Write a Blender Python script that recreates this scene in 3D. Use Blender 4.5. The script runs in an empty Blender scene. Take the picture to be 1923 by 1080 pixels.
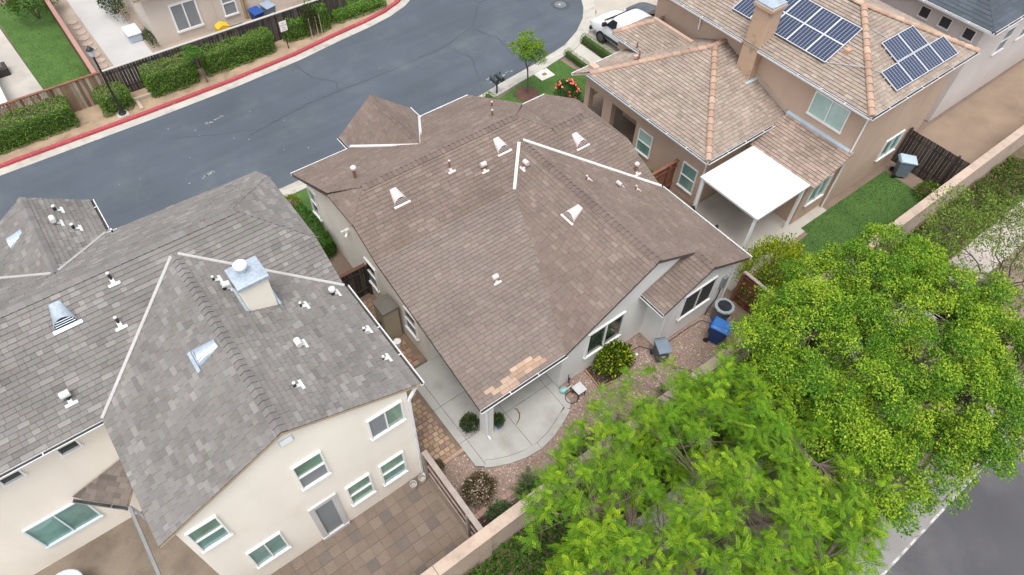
import bpy, math, random
import numpy as np
from mathutils import Vector, Matrix, noise as mnoise

rad = math.radians
S = bpy.context.scene
COL = S.collection
rng = random.Random(7)
nr = np.random.default_rng(11)

# ------------------------------------------------------------------ camera
CAMH = 21.0
th, roll, yaw = rad(51.9965), rad(2.4184), rad(39.2895)
fwd = Vector((math.cos(th)*math.sin(yaw), math.cos(th)*math.cos(yaw), -math.sin(th)))
_r = fwd.cross(Vector((0, 0, 1))).normalized()
_u = _r.cross(fwd)
cr = _r*math.cos(roll) + _u*math.sin(roll)
cu = _u*math.cos(roll) - _r*math.sin(roll)
cd = bpy.data.cameras.new('camera')
cd.sensor_width = 36.0
cd.lens = 1286.4/1923*36
cd.clip_end = 2000
cam = bpy.data.objects.new('camera', cd)
cam.matrix_world = Matrix(((cr.x, cu.x, -fwd.x, 0), (cr.y, cu.y, -fwd.y, 0), (cr.z, cu.z, -fwd.z, CAMH), (0, 0, 0, 1)))
COL.objects.link(cam)
S.camera = cam

# ------------------------------------------------------------------ sky, sun, exposure
SUN_EL, SUN_AZ = 72, 222          # azimuth clockwise from +y
W = bpy.data.worlds.new('World'); S.world = W; W.use_nodes = True
wn = W.node_tree; bg = wn.nodes['Background']
sky = wn.nodes.new('ShaderNodeTexSky'); sky.sky_type = 'NISHITA'; sky.sun_disc = False
sky.sun_elevation = rad(SUN_EL); sky.sun_rotation = rad(SUN_AZ)
sky.air_density = 1.0; sky.dust_density = 3.0; sky.ozone_density = 0.6
hs = wn.nodes.new('ShaderNodeHueSaturation'); hs.inputs['Saturation'].default_value = 0.30
wn.links.new(sky.outputs[0], hs.inputs['Color']); wn.links.new(hs.outputs[0], bg.inputs['Color'])
bg.inputs['Strength'].default_value = 0.15
sd = bpy.data.lights.new('sun', 'SUN'); sd.energy = 1.1; sd.angle = rad(30); sd.color = (1.0, 0.965, 0.915)
sun = bpy.data.objects.new('sun', sd)
sdir = Vector((math.sin(rad(SUN_AZ))*math.cos(rad(SUN_EL)), math.cos(rad(SUN_AZ))*math.cos(rad(SUN_EL)), math.sin(rad(SUN_EL))))
sun.rotation_euler = sdir.to_track_quat('Z', 'Y').to_euler()
sun.location = (0, 0, 40)
COL.objects.link(sun)
S.view_settings.view_transform = 'Standard'; S.view_settings.look = 'None'
S.view_settings.exposure = 0.92; S.view_settings.gamma = 1
S.render.engine = 'CYCLES'

# ------------------------------------------------------------------ materials
MATS = {}
def M(name, col=(.5, .5, .5), rough=.8, fine=(60, .10), big=(.6, .10), bump=None, attr=False, metal=0, spec=.4, trans=0, mix=None, streak=None):
    if name in MATS: return MATS[name]
    m = bpy.data.materials.new(name); m.use_nodes = True; nt = m.node_tree; N = nt.nodes; L = nt.links
    b = N['Principled BSDF']; b.inputs['Roughness'].default_value = rough; b.inputs['Metallic'].default_value = metal
    b.inputs['Specular IOR Level'].default_value = spec
    tc = N.new('ShaderNodeTexCoord'); co = tc.outputs['Object']
    if attr:
        a = N.new('ShaderNodeAttribute'); a.attribute_name = 'Col'; c = a.outputs['Color']
    else:
        a = N.new('ShaderNodeRGB'); a.outputs[0].default_value = (*col, 1); c = a.outputs[0]
    if mix:                                   # second colour by a noise mask (stains, wear, painted glass reflections)
        col2, sc, lo, hi = mix
        nz = N.new('ShaderNodeTexNoise'); nz.inputs['Scale'].default_value = sc; nz.inputs['Detail'].default_value = 6; nz.inputs['Roughness'].default_value = .65
        L.new(co, nz.inputs['Vector'])
        mr = N.new('ShaderNodeMapRange'); mr.inputs['From Min'].default_value = lo; mr.inputs['From Max'].default_value = hi
        L.new(nz.outputs['Fac'], mr.inputs['Value'])
        mx = N.new('ShaderNodeMix'); mx.data_type = 'RGBA'; L.new(mr.outputs[0], mx.inputs[0]); L.new(c, mx.inputs[6]); mx.inputs[7].default_value = (*col2, 1)
        c = mx.outputs[2]
    if streak:                                # long runs: rain marks on walls, tyre wear along the road
        vec, am = streak; mp = N.new('ShaderNodeMapping'); mp.inputs['Scale'].default_value = vec; L.new(co, mp.inputs['Vector'])
        nz = N.new('ShaderNodeTexNoise'); nz.inputs['Scale'].default_value = 1; nz.inputs['Detail'].default_value = 5; nz.inputs['Roughness'].default_value = .6; L.new(mp.outputs[0], nz.inputs['Vector'])
        mr = N.new('ShaderNodeMapRange'); mr.inputs['From Min'].default_value = .42; mr.inputs['From Max'].default_value = .72; mr.inputs['To Min'].default_value = 1; mr.inputs['To Max'].default_value = 1-am; L.new(nz.outputs['Fac'], mr.inputs['Value'])
        vm = N.new('ShaderNodeVectorMath'); vm.operation = 'SCALE'; L.new(c, vm.inputs[0]); L.new(mr.outputs[0], vm.inputs['Scale']); c = vm.outputs[0]
    for sc, am in (fine, big):
        if am <= 0: continue
        nz = N.new('ShaderNodeTexNoise'); nz.inputs['Scale'].default_value = sc; nz.inputs['Detail'].default_value = 4
        L.new(co, nz.inputs['Vector'])
        mr = N.new('ShaderNodeMapRange'); mr.inputs['From Min'].default_value = .25; mr.inputs['From Max'].default_value = .75
        mr.inputs['To Min'].default_value = 1-am; mr.inputs['To Max'].default_value = 1+am
        L.new(nz.outputs['Fac'], mr.inputs['Value'])
        vm = N.new('ShaderNodeVectorMath'); vm.operation = 'SCALE'; L.new(c, vm.inputs[0]); L.new(mr.outputs[0], vm.inputs['Scale'])
        c = vm.outputs[0]
    L.new(c, b.inputs['Base Color'])
    if bump:
        sc, st, ds = bump
        nz = N.new('ShaderNodeTexNoise'); nz.inputs['Scale'].default_value = sc; nz.inputs['Detail'].default_value = 5; L.new(co, nz.inputs['Vector'])
        bp_ = N.new('ShaderNodeBump'); bp_.inputs['Strength'].default_value = st; bp_.inputs['Distance'].default_value = ds
        L.new(nz.outputs['Fac'], bp_.inputs['Height']); L.new(bp_.outputs[0], b.inputs['Normal'])
    if trans:
        t = N.new('ShaderNodeBsdfTranslucent'); L.new(c, t.inputs['Color']); ms = N.new('ShaderNodeMixShader'); ms.inputs[0].default_value = trans
        L.new(b.outputs[0], ms.inputs[1]); L.new(t.outputs[0], ms.inputs[2]); L.new(ms.outputs[0], N['Material Output'].inputs['Surface'])
    MATS[name] = m
    return m

# ------------------------------------------------------------------ object helpers
def inv(p):
    return Matrix.Translation(-p.location) if p is not None and p.type == 'EMPTY' else Matrix.Identity(4)
def link(o, parent=None):
    COL.objects.link(o)
    if parent is not None:
        o.parent = parent; o.matrix_parent_inverse = inv(parent)
    return o
def thing(name, label, cat, loc=(0, 0, 0), group=None):
    o = bpy.data.objects.new(name, None); o.empty_display_size = .2; o.location = loc
    COL.objects.link(o); o['label'] = label; o['category'] = cat
    if group: o['group'] = group
    return o
def tag(o, label, cat, group=None):
    o['label'] = label; o['category'] = cat
    if group: o['group'] = group
    return o
def struct(o): o['kind'] = 'structure'; return o
def stuff(o): o['kind'] = 'stuff'; return o
def mesh(name, V, F, mat, parent=None, cols=None, smooth=False):
    me = bpy.data.meshes.new(name); me.from_pydata([tuple(v) for v in V], [], F)
    if cols is not None:
        at = me.attributes.new('Col', 'FLOAT_COLOR', 'FACE')
        at.data.foreach_set('color', np.array([(*c[:3], 1) for c in cols], dtype=np.float32).ravel())
    if smooth: me.polygons.foreach_set('use_smooth', [True]*len(me.polygons))
    me.materials.append(mat); me.update()
    return link(bpy.data.objects.new(name, me), parent)
class B:
    """collects shapes into one mesh"""
    def __init__(s): s.V = []; s.F = []; s.C = []
    def add(s, V, F, c=None):
        o = len(s.V); s.V += [tuple(v) for v in V]; s.F += [tuple(i+o for i in f) for f in F]; s.C += [c or (1, 1, 1)]*len(F); return s
    def box(s, a, b, c=None):
        x0, x1 = sorted((a[0], b[0])); y0, y1 = sorted((a[1], b[1])); z0, z1 = sorted((a[2], b[2]))
        return s.add([(x0, y0, z0), (x1, y0, z0), (x1, y1, z0), (x0, y1, z0), (x0, y0, z1), (x1, y0, z1), (x1, y1, z1), (x0, y1, z1)],
                     [(0, 3, 2, 1), (4, 5, 6, 7), (0, 1, 5, 4), (1, 2, 6, 5), (2, 3, 7, 6), (3, 0, 4, 7)], c)
    def obox(s, o, u, v, w, c=None):
        """box from corner o with edge vectors"""
        o, u, v, w = map(Vector, (o, u, v, w))
        P = [o, o+u, o+u+v, o+v]; P += [p+w for p in P]
        return s.add(P, [(0, 3, 2, 1), (4, 5, 6, 7), (0, 1, 5, 4), (1, 2, 6, 5), (2, 3, 7, 6), (3, 0, 4, 7)], c)
    def prism(s, poly, vec, c=None):
        poly = [Vector(p) for p in poly]; vec = Vector(vec); n = len(poly)
        nn = Vector((0, 0, 0))
        for i in range(n): nn += poly[i].cross(poly[(i+1) % n])
        if nn.dot(vec) > 0: poly = poly[::-1]
        V = poly + [p+vec for p in poly]
        F = [tuple(range(n)), tuple(range(2*n-1, n-1, -1))] + [((i+1) % n, i, n+i, n+(i+1) % n) for i in range(n)]
        return s.add(V, F, c)
    def tube(s, path, radii, n=8, cap=True, c=None):
        P = [Vector(p) for p in path]
        if not hasattr(radii, '__len__'): radii = [radii]*len(P)
        V = []; prev = None
        for i, p in enumerate(P):
            d = (P[min(i+1, len(P)-1)] - P[max(i-1, 0)]).normalized()
            a = Vector((0, 0, 1)) if abs(d.z) < .9 else Vector((1, 0, 0))
            u = d.cross(a).normalized() if prev is None else (prev - d*prev.dot(d)).normalized()
            prev = u; v = d.cross(u)
            for k in range(n):
                t = 2*math.pi*(k+.5)/n
                V.append(p + (u*math.cos(t) + v*math.sin(t))*radii[i])
        F = [(i*n+k, i*n+(k+1) % n, (i+1)*n+(k+1) % n, (i+1)*n+k) for i in range(len(P)-1) for k in range(n)]
        if cap: F += [tuple(range(n-1, -1, -1)), tuple(range((len(P)-1)*n, len(P)*n))]
        return s.add(V, F, c)
    def lathe(s, prof, o=(0, 0, 0), n=16, sx=1, sy=1, c=None):
        V = [(o[0]+r*sx*math.cos(2*math.pi*k/n), o[1]+r*sy*math.sin(2*math.pi*k/n), o[2]+z) for r, z in prof for k in range(n)]
        F = [(i*n+k, i*n+(k+1) % n, (i+1)*n+(k+1) % n, (i+1)*n+k) for i in range(len(prof)-1) for k in range(n)]
        F += [tuple(range(n-1, -1, -1)), tuple(range((len(prof)-1)*n, len(prof)*n))]
        return s.add(V, F, c)
    def build(s, name, mat, parent=None, smooth=False, cols=False):
        return mesh(name, s.V, s.F, mat, parent, s.C if cols else None, smooth)
def bevel(o, w=.01, seg=2):
    m = o.modifiers.new('bevel', 'BEVEL'); m.width = w; m.segments = seg; m.limit_method = 'ANGLE'; m.angle_limit = rad(40); return o
def jit(c, a=.1, h=.02):
    k = 1 + rng.uniform(-a, a)
    return tuple(max(0, x*k*(1+rng.uniform(-h, h))) for x in c)
def lerp(a, b, t): return tuple(x+(y-x)*t for x, y in zip(a, b))

# ------------------------------------------------------------------ leaves
def leafmesh(name, P, T, N, Ls, Ws, cols, mat, parent=None, fold=.25):
    P = np.asarray(P, float); n = len(P)
    T = T/np.maximum(np.linalg.norm(T, axis=1, keepdims=True), 1e-6)
    Bn = np.cross(N, T); Bn /= np.maximum(np.linalg.norm(Bn, axis=1, keepdims=True), 1e-6)
    Nn = np.cross(T, Bn)
    Ls = np.broadcast_to(np.asarray(Ls, float), (n,))[:, None]; Ws = np.broadcast_to(np.asarray(Ws, float), (n,))[:, None]
    V = np.stack([P, P + T*Ls*.45 + Bn*Ws*.5 + Nn*Ws*fold, P + T*Ls - Nn*Ls*.12, P + T*Ls*.45 - Bn*Ws*.5 + Nn*Ws*fold], 1).reshape(-1, 3)
    me = bpy.data.meshes.new(name)
    me.vertices.add(4*n); me.vertices.foreach_set('co', V.astype(np.float32).ravel())
    me.loops.add(4*n); me.loops.foreach_set('vertex_index', np.arange(4*n, dtype=np.int32))
    me.polygons.add(n); me.polygons.foreach_set('loop_start', np.arange(0, 4*n, 4, dtype=np.int32))
    at = me.attributes.new('Col', 'FLOAT_COLOR', 'FACE')
    c4 = np.ones((n, 4), np.float32); c4[:, :3] = np.clip(cols, 0, 1); at.data.foreach_set('color', c4.ravel())
    me.materials.append(mat); me.update(); me.validate()
    return link(bpy.data.objects.new(name, me), parent)
def rdir(n):
    v = nr.normal(size=(n, 3)); return v/np.linalg.norm(v, axis=1, keepdims=True)
def palette(cols, n, jitter=.18):
    cols = np.array(cols); c = cols[nr.integers(0, len(cols), n)]
    return c*(1+nr.uniform(-jitter, jitter, (n, 1)))
LEAF = M('leaf', attr=True, rough=.65, fine=(30, .0), big=(.8, .0), trans=.30, spec=.16)
BARK = M('bark', (.13, .10, .08), .9, (25, .3), (3, .2), (40, .6, .02))
DARKTWIG = M('twig_core', (.05, .075, .022), .95, (18, .4), (2, .2), (14, 1, .05))

# ------------------------------------------------------------------ common materials
WHITE = M('white_paint', (.80, .80, .79), .5, (40, .03), (1.2, .05))
WMETAL = M('white_metal', (.78, .79, .80), .38, (30, .03), (2, .06), spec=.5)
GALV = M('galvanised_metal', (.40, .46, .52), .42, (14, .18), (3, .18), metal=.35)
BLACK = M('black_metal', (.02, .02, .022), .45, (30, .1), (2, .1))
DARKV = M('dark_opening', (.012, .012, .014), .7, (10, .1), (2, .1))
CONC = M('concrete', (.38, .375, .355), .85, (90, .10), (1.1, .13), (160, .25, .004), mix=((.29, .275, .25), .9, .52, .75))
CONCW = M('concrete_white', (.42, .40, .355), .85, (90, .08), (1.5, .12), (120, .2, .004), mix=((.29, .26, .21), 1.6, .52, .72))
SHINGLE = M('asphalt_shingle', attr=True, rough=.93, fine=(130, .20), big=(.6, .10), streak=((.9, .9, .9), .13), bump=(240, .5, .006), spec=.2)
TILE = M('concrete_tile', attr=True, rough=.88, streak=((1.2, 1.2, 1.2), .2), fine=(45, .16), big=(.7, .10), bump=(70, .4, .006), spec=.25)
GLASS_D = M('window_dark', (.02, .03, .03), .06, (2, .2), (.8, .3), spec=.9)
GLASS_T = M('window_teal', (.14, .27, .24), .08, (6, .06), (1.1, .35), spec=.8, mix=((.22, .35, .32), .8, .45, .7))  # noise tones paint a varied reflection into the pane
GLASS_L = M('window_pale', (.36, .50, .46), .15, (6, .05), (.9, .10), spec=.6)
GLASS_G = M('window_green', (.15, .27, .20), .08, (5, .08), (1.3, .35), spec=.8, mix=((.23, .33, .26), .9, .45, .7))  # uneven reflection painted into the pane colour by noise
SCREEN = M('window_screen', (.22, .235, .245), .75, (300, .15), (1, .08))
SCREEN_D = M('sun_screen', (.045, .042, .045), .8, (300, .2), (1, .08))

# ------------------------------------------------------------------ roofing
def clip_rect(poly, u0, u1, v0, v1):
    for ax, lim, sg in ((0, u0, 1), (0, u1, -1), (1, v0, 1), (1, v1, -1)):
        out = []; n = len(poly)
        for i in range(n):
            a, b = poly[i], poly[(i+1) % n]
            da, db = (a[ax]-lim)*sg, (b[ax]-lim)*sg
            if da >= 0: out.append(a)
            if (da >= 0) != (db >= 0):
                t = da/(da-db); out.append((a[0]+(b[0]-a[0])*t, a[1]+(b[1]-a[1])*t))
        poly = out
        if len(poly) < 3: return None
    return poly
def lay(poly, e, wmin, wmax, thick, colf, gap=.006, lift=.012):
    """courses of shingles or tiles over a sloping polygon -> list of (verts, faces, colour, centre)"""
    P = [Vector(p) for p in poly]; n = Vector((0, 0, 0))
    for i in range(len(P)): n += (P[i]-P[0]).cross(P[(i+1) % len(P)]-P[0])
    n.normalize()
    if n.z < 0: n = -n
    v = (Vector((0, 0, 1)) - n*n.z).normalized(); u = v.cross(n)
    o = min(P, key=lambda p: p.dot(v)); uv = [((p-o).dot(u), (p-o).dot(v)) for p in P]
    um, uM = min(a for a, _ in uv), max(a for a, _ in uv); vM = max(b for _, b in uv)
    out = []; row = 0; vv = 0.0
    while vv < vM:
        x = um - rng.uniform(0, wmax)
        while x < uM:
            w = rng.uniform(wmin, wmax)
            q = clip_rect(uv, x, x+w-gap, vv, vv+e)
            x += w
            if not q: continue
            ar = abs(sum(q[i][0]*q[(i+1) % len(q)][1]-q[(i+1) % len(q)][0]*q[i][1] for i in range(len(q))))/2
            if ar < .0025: continue
            tk = thick*rng.uniform(.75, 1.2); k = len(q)
            V = [o + u*a + v*b + n*(lift + tk*(1-(b-vv)/e) + .002) for a, b in q] + [o + u*a + v*b for a, b in q]
            sgn = sum(q[i][0]*q[(i+1) % k][1]-q[(i+1) % k][0]*q[i][1] for i in range(k))
            idx = list(range(k)) if sgn > 0 else list(range(k-1, -1, -1))
            F = [tuple(idx)]
            for i in range(k):
                a, b = idx[i], idx[(i+1) % k]
                F.append((a, k+a, k+b, b))
            ctr = sum((Vector(p) for p in V[:k]), Vector())/k
            c = colf(ctr, row); out.append((V, F, c, ctr))
        vv += e; row += 1
    return out
CAMP = Vector((0, 0, CAMH))
def inview(p):
    d = p-CAMP; z = d.dot(fwd)
    return abs(d.dot(cr)/z) < .76 and abs(d.dot(cu)/z) < .43
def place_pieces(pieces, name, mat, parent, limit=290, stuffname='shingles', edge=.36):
    vis = sorted([p for p in pieces if inview(p[3])], key=lambda p: (p[3]-CAMP).length)
    ind = set(id(p) for p in vis[:limit]); b = B()
    for p in pieces:
        cs = [p[2]] + [tuple(x*edge for x in p[2])]*(len(p[1])-1)  # side faces darkened to paint in the shadow line under each course
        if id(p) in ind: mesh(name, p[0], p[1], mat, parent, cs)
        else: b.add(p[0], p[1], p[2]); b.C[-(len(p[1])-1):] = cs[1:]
    if b.V: stuff(b.build(stuffname, mat, parent, cols=True))
def deck(planes, mat, parent, t=.10):
    b = B()
    for p in planes: b.prism(p, (0, 0, -t))
    return b.build('roof', mat, parent)
def ridge_caps(a, b, nl, nrm, parent, colf, mat, step=.19, w=.15, name='ridge_cap'):
    """folded cap shingles along a ridge or hip; nl, nrm = the two downslope directions"""
    a, b = Vector(a), Vector(b); L = (b-a).length; d = (b-a)/L; nl, nrm = Vector(nl).normalized(), Vector(nrm).normalized()
    up = -(nl+nrm).normalized(); k = max(1, int(L/step))
    for i in range(k):
        p = a + d*(L*i/k); q = a + d*(L*(i+1)/k + .05); h0, h1 = .054, .028
        V = []
        for pt, h in ((p, h0), (q, h1)):
            V += [pt + up*h + nl*w - up*.0, pt + up*(h+.012), pt + up*h + nrm*w]
        V += [v - up*.022 for v in V]
        F = [(0, 3, 4, 1), (1, 4, 5, 2), (0, 1, 7, 6), (1, 2, 8, 7), (3, 9, 10, 4), (4, 10, 11, 5), (0, 6, 9, 3), (2, 5, 11, 8)]
        c = colf(p, i); e = tuple(x*.3 for x in c); mesh(name, V, F, mat, parent, [c, c] + [e]*(len(F)-2))  # darkened sides paint shade into the gaps between caps
def barrel_caps(a, b, parent, colf, step=.36, r=.13):
    a, b = Vector(a), Vector(b); L = (b-a).length; d = (b-a)/L; k = max(1, round(L/step))
    side = d.cross(Vector((0, 0, 1))).normalized(); up = side.cross(d).normalized()
    if up.z < 0: up = -up
    for i in range(k):
        p = a + d*(L*i/k - .0); q = a + d*(L*(i+1)/k + .04); V = []
        for pt, rr, hh in ((p, r*1.06, .035), (q, r*.94, .0)):
            for j in range(9):
                t = math.pi*j/8; V.append(pt + side*rr*math.cos(t) + up*(rr*math.sin(t)*.85 + hh - .03))
        F = [(j, j+1, 10+j, 9+j) for j in range(8)] + [tuple(range(8, -1, -1)), tuple(range(9, 18))]
        mesh('ridge_tile', V, F, TILE, parent, [colf(p, i)]*len(F), smooth=False)
def valley(a, b, n1, n2, parent, mat, w=.10, h=.052):
    """metal laid in a valley; n1, n2 = normals of the two roof planes"""
    a, b, n1, n2 = map(Vector, (a, b, n1, n2)); n1.normalize(); n2.normalize(); d = (b-a).normalized(); up = Vector((0, 0, h)); b_ = B()
    for n, m in ((n1, n2), (n2, n1)):
        t = n.cross(d).normalized()
        if t.dot(m) < 0: t = -t
        V = [a+up*1.0, b+up*1.0, b+up+t*w, a+up+t*w]; V += [x-Vector((0, 0, .045)) for x in V]
        b_.add(V, [(0, 1, 2, 3), (7, 6, 5, 4), (0, 4, 5, 1), (1, 5, 6, 2), (2, 6, 7, 3), (3, 7, 4, 0)])
    return b_.build('valley_flashing', mat, parent)
def gutter(a, b, out, parent, mat=None, w=.12, h=.10):
    a, b, o = Vector(a), Vector(b), Vector(out).normalized(); z = Vector((0, 0, 1))
    prof = [(0, .0), (0, -h), (w*.8, -h), (w, -.01), (w-.018, -.01), (w*.8-.015, -h+.014), (.014, -h+.014), (.014, 0)]
    P = [o*(x+.006) + z*(y-.005) for x, y in prof]; n = len(P)
    V = [a+p for p in P]+[b+p for p in P]
    F = [(i, (i+1) % n, n+(i+1) % n, n+i) for i in range(n)] + [tuple(range(n-1, -1, -1)), tuple(range(n, 2*n))]
    bb = B(); bb.add(V, F)
    L = (b-a).length; d = (b-a)/L
    for i in range(1, max(2, int(L/1.1))):                      # hanger straps
        p = a+d*(i*1.1) if i*1.1 < L else None
        if p: bb.obox(p+o*.0+z*-.02, d*.025, o*(w-.01), z*.008)
    go = bb.build('gutter', mat or WMETAL, parent); q = B(); q.obox(a+o*.022+z*(-h*.42), (b-a), o*(w*.80-.03), z*.006); q.build('gutter_shade_strip', M('gutter_shade', (.045, .04, .034), .95, (20, .4), (3, .4)), go)  # dark strip stands in for the shade inside the open trough
    return go
def frame_at(p, n, down):
    n = Vector(n).normalized(); v = -Vector(down); v = (v - n*v.dot(n)).normalized(); u = v.cross(n)
    p = Vector(p)
    return lambda a, b, c: p + u*a + v*b + n*c
def hood_vent(p, n, down, parent, mat, dark, s=.95, slat=None, flange=None):
    """half-cone attic vent: hood, louvre slats, front flange"""
    f = frame_at(p, n, down); b = B(); V = []; K = 10; st = ((-.30, .26, .21), (.0, .20, .15), (.16, .16, .085), (.32, .12, .03))
    for y, w, h in st:
        for k in range(K+1):
            t = math.pi*k/K; V.append(f(s*w*math.cos(t), s*(y + (.17*math.sin(t) if y < -.2 else 0)), s*(h*math.sin(t)+.025)))
    F = [(i*(K+1)+k, i*(K+1)+k+1, (i+1)*(K+1)+k+1, (i+1)*(K+1)+k) for i in range(len(st)-1) for k in range(K)]
    F.append(tuple((len(st)-1)*(K+1)+k for k in range(K+1)))
    b.add(V, F); hood = b.build('roof_vent', mat, parent, smooth=False)
    m = hood.modifiers.new('th', 'SOLIDIFY'); m.thickness = .012
    b = B(); b.add([f(s*.255*math.cos(math.pi*k/K), s*(-.285+.17*math.sin(math.pi*k/K)), s*(.20*math.sin(math.pi*k/K)+.022)) for k in range(K+1)], [tuple(range(K+1))])
    b.build('vent_opening', dark, hood)
    for i in range(3):
        z = .05+.05*i; w = .235*math.sqrt(max(.05, 1-(z/.21)**2)); y = -.305+.17*z/.21; b = B()
        b.add([f(sx*s*w, s*(y+dy), s*(z+dz+.025)) for dz in (0, .012) for sx, dy in ((-1, 0), (1, 0), (1, .015), (-1, .015))], [(0, 3, 2, 1), (4, 5, 6, 7), (0, 1, 5, 4), (1, 2, 6, 5), (2, 3, 7, 6), (3, 0, 4, 7)])
        b.build('slat', slat or mat, hood)
    b = B()
    def q(x0, x1, y0, y1, z0, z1):
        b.add([f(x, y, z) for z in (z0, z1) for x, y in ((x0*s, y0*s), (x1*s, y0*s), (x1*s, y1*s), (x0*s, y1*s))], [(0, 3, 2, 1), (4, 5, 6, 7), (0, 1, 5, 4), (1, 2, 6, 5), (2, 3, 7, 6), (3, 0, 4, 7)])
    q(-.33, .33, -.39, -.30, .036, .05); b.build('flashing', flange or mat, hood)
    return hood
def pipe_vent(p, n, down, parent, pipe, plate, kind='pipe', h=.28, r=.035):
    f = frame_at(p, n, down); p = Vector(p); b = B(); z = Vector((0, 0, 1)); n_ = Vector(n).normalized()
    top = p + z*h
    b.tube([p - z*.05, p + z*.05, top], [r*1.5, r*1.1, r], 10)
    o = b.build('vent_pipe', pipe, parent, smooth=False)
    c = B()
    if kind == 'tee':
        d = (f(1, 0, 0)-f(0, 0, 0)); c.tube([top - d*.11, top + d*.11], r*1.9, 12)
    elif kind == 'cap':
        c.lathe([(r*1.3, -.02), (r*1.9, 0), (r*1.95, .07), (r*1.5, .10)], top, 14)
    elif kind == 'lean':
        d = -(f(0, 1, 0)-f(0, 0, 0)); c.tube([top - d*.03, top+d*.16 + z*.02], r*1.7, 10)
    else:
        c.lathe([(r*1.25, -.015), (r*1.3, .015), (r*.9, .03)], top, 10)
    c.build('vent_cap', plate, o)
    g = B()
    def q(x0, x1, y0, y1, z0, z1):
        g.add([f(x, y, zz) for zz in (z0, z1) for x, y in ((x0, y0), (x1, y0), (x1, y1), (x0, y1))], [(0, 3, 2, 1), (4, 5, 6, 7), (0, 1, 5, 4), (1, 2, 6, 5), (2, 3, 7, 6), (3, 0, 4, 7)])
    q(-.15, .15, -.19, -.11, .036, .046); q(-.05, .05, -.11, .03, .036, .044); g.build('flashing', plate, o)
    return o

# ------------------------------------------------------------------ walls and windows
def axpt(axis, c, sg):
    return (lambda a, z, d: Vector((a, c+sg*d, z))) if axis == 'y' else (lambda a, z, d: Vector((c+sg*d, a, z)))
def window(parent, axis, c, sg, a0, a1, z0, z1, split='v', panes=(GLASS_T, GLASS_T), fw=.045, frame=None, at=.5):
    f = axpt(axis, c, sg); b = B()
    def bar(x0, x1, y0, y1, d0, d1, bb=b):
        P = [f(x, y, d) for d in (d0, d1) for x, y in ((x0, y0), (x1, y0), (x1, y1), (x0, y1))]
        bb.add(P, [(0, 3, 2, 1), (4, 5, 6, 7), (0, 1, 5, 4), (1, 2, 6, 5), (2, 3, 7, 6), (3, 0, 4, 7)])
    D = .065
    bar(a0, a0+fw, z0, z1, -.02, D); bar(a1-fw, a1, z0, z1, -.02, D)
    bar(a0+fw, a1-fw, z1-fw, z1, -.02, D-.003); bar(a0-.02, a1+.02, z0-.03, z0+fw*.8, -.02, D+.025)
    if split == 'v':
        m = a0+(a1-a0)*at; bar(m-fw*.4, m+fw*.4, z0+fw, z1-fw, -.02, D-.006); R = [(a0+fw, m-fw*.4, z0+fw*.8, z1-fw), (m+fw*.4, a1-fw, z0+fw*.8, z1-fw)]
    elif split == 'h':
        m = z0+(z1-z0)*at; bar(a0+fw, a1-fw, m-fw*.4, m+fw*.4, -.02, D-.006); R = [(a0+fw, a1-fw, m+fw*.4, z1-fw), (a0+fw, a1-fw, z0+fw*.8, m-fw*.4)]
    else: R = [(a0+fw, a1-fw, z0+fw*.8, z1-fw)]
    w = b.build('window', frame or WHITE, parent)
    for (x0, x1, y0, y1), pm in zip(R, panes):
        g = B(); bar(x0, x1, y0, y1, .004, .014, g); g.build('pane', pm, w)
    return w
def walls(parent, mat, polys, name='wall'):
    for poly, vec in polys: B().prism(poly, vec).build(name, mat, parent)

# ================================================================== SETTING
def sheet(name, pts, z, mat, parent=None, t=.0, kind=True):
    if t: o = B().prism([(x, y, z-t) for x, y in pts], (0, 0, t)).build(name, mat, parent)
    else: o = mesh(name, [(x, y, z) for x, y in pts], [tuple(range(len(pts)))], mat, parent)
    if kind and parent is None: struct(o)
    return o
DIRT = M('soil', (.34, .25, .17), .95, (40, .25), (1.5, .2), (35, .6, .02), mix=((.20, .14, .09), 1.2, .5, .7))
LOT = M('lot_soil', (.20, .15, .115), .95, (30, .25), (.8, .2), (30, .7, .03))
ASPH = M('asphalt', (.076, .092, .112), .80, (170, .16), (.22, .13), (220, .5, .006), mix=((.10, .115, .13), .35, .5, .7), spec=.3, streak=((.12, 1.3, 1), .14))
ASPH2 = M('asphalt_grey', (.075, .073, .08), .85, (140, .18), (.35, .14), (220, .4, .005), mix=((.115, .112, .118), .22, .46, .66))
sheet('ground', [(-300, -300), (300, -300), (300, 300), (-300, 300)], -.03, LOT)
near = [(-40, 22.95), (6, 22.95), (13, 23.05), (16, 23.2), (18.4, 23.55), (20.5, 23.8), (22.74, 24.2), (24.17, 24.85), (25.3, 25.65), (26.1, 26.5), (26.8, 27.6), (27.4, 29.2), (27.9, 32), (28.2, 37), (28.3, 46), (28.3, 70)]
far = [(-40, 30.7), (-3.8, 30.72), (3, 30.72), (7, 30.82), (10.6, 31.08), (13.2, 31.48), (15.2, 31.72), (16.6, 32.0), (17.8, 32.45), (18.7, 33.0), (19.5, 33.9), (20.1, 35.2), (20.5, 37), (20.7, 42), (20.7, 70)]
street = sheet('street', near + far[::-1], -.012, ASPH)
def offset(line, d):
    out = []
    for i, p in enumerate(line):
        a, b = line[max(0, i-1)], line[min(len(line)-1, i+1)]; L = math.hypot(b[0]-a[0], b[1]-a[1])
        out.append((p[0]-(b[1]-a[1])/L*d, p[1]+(b[0]-a[0])/L*d))
    return out
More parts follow.
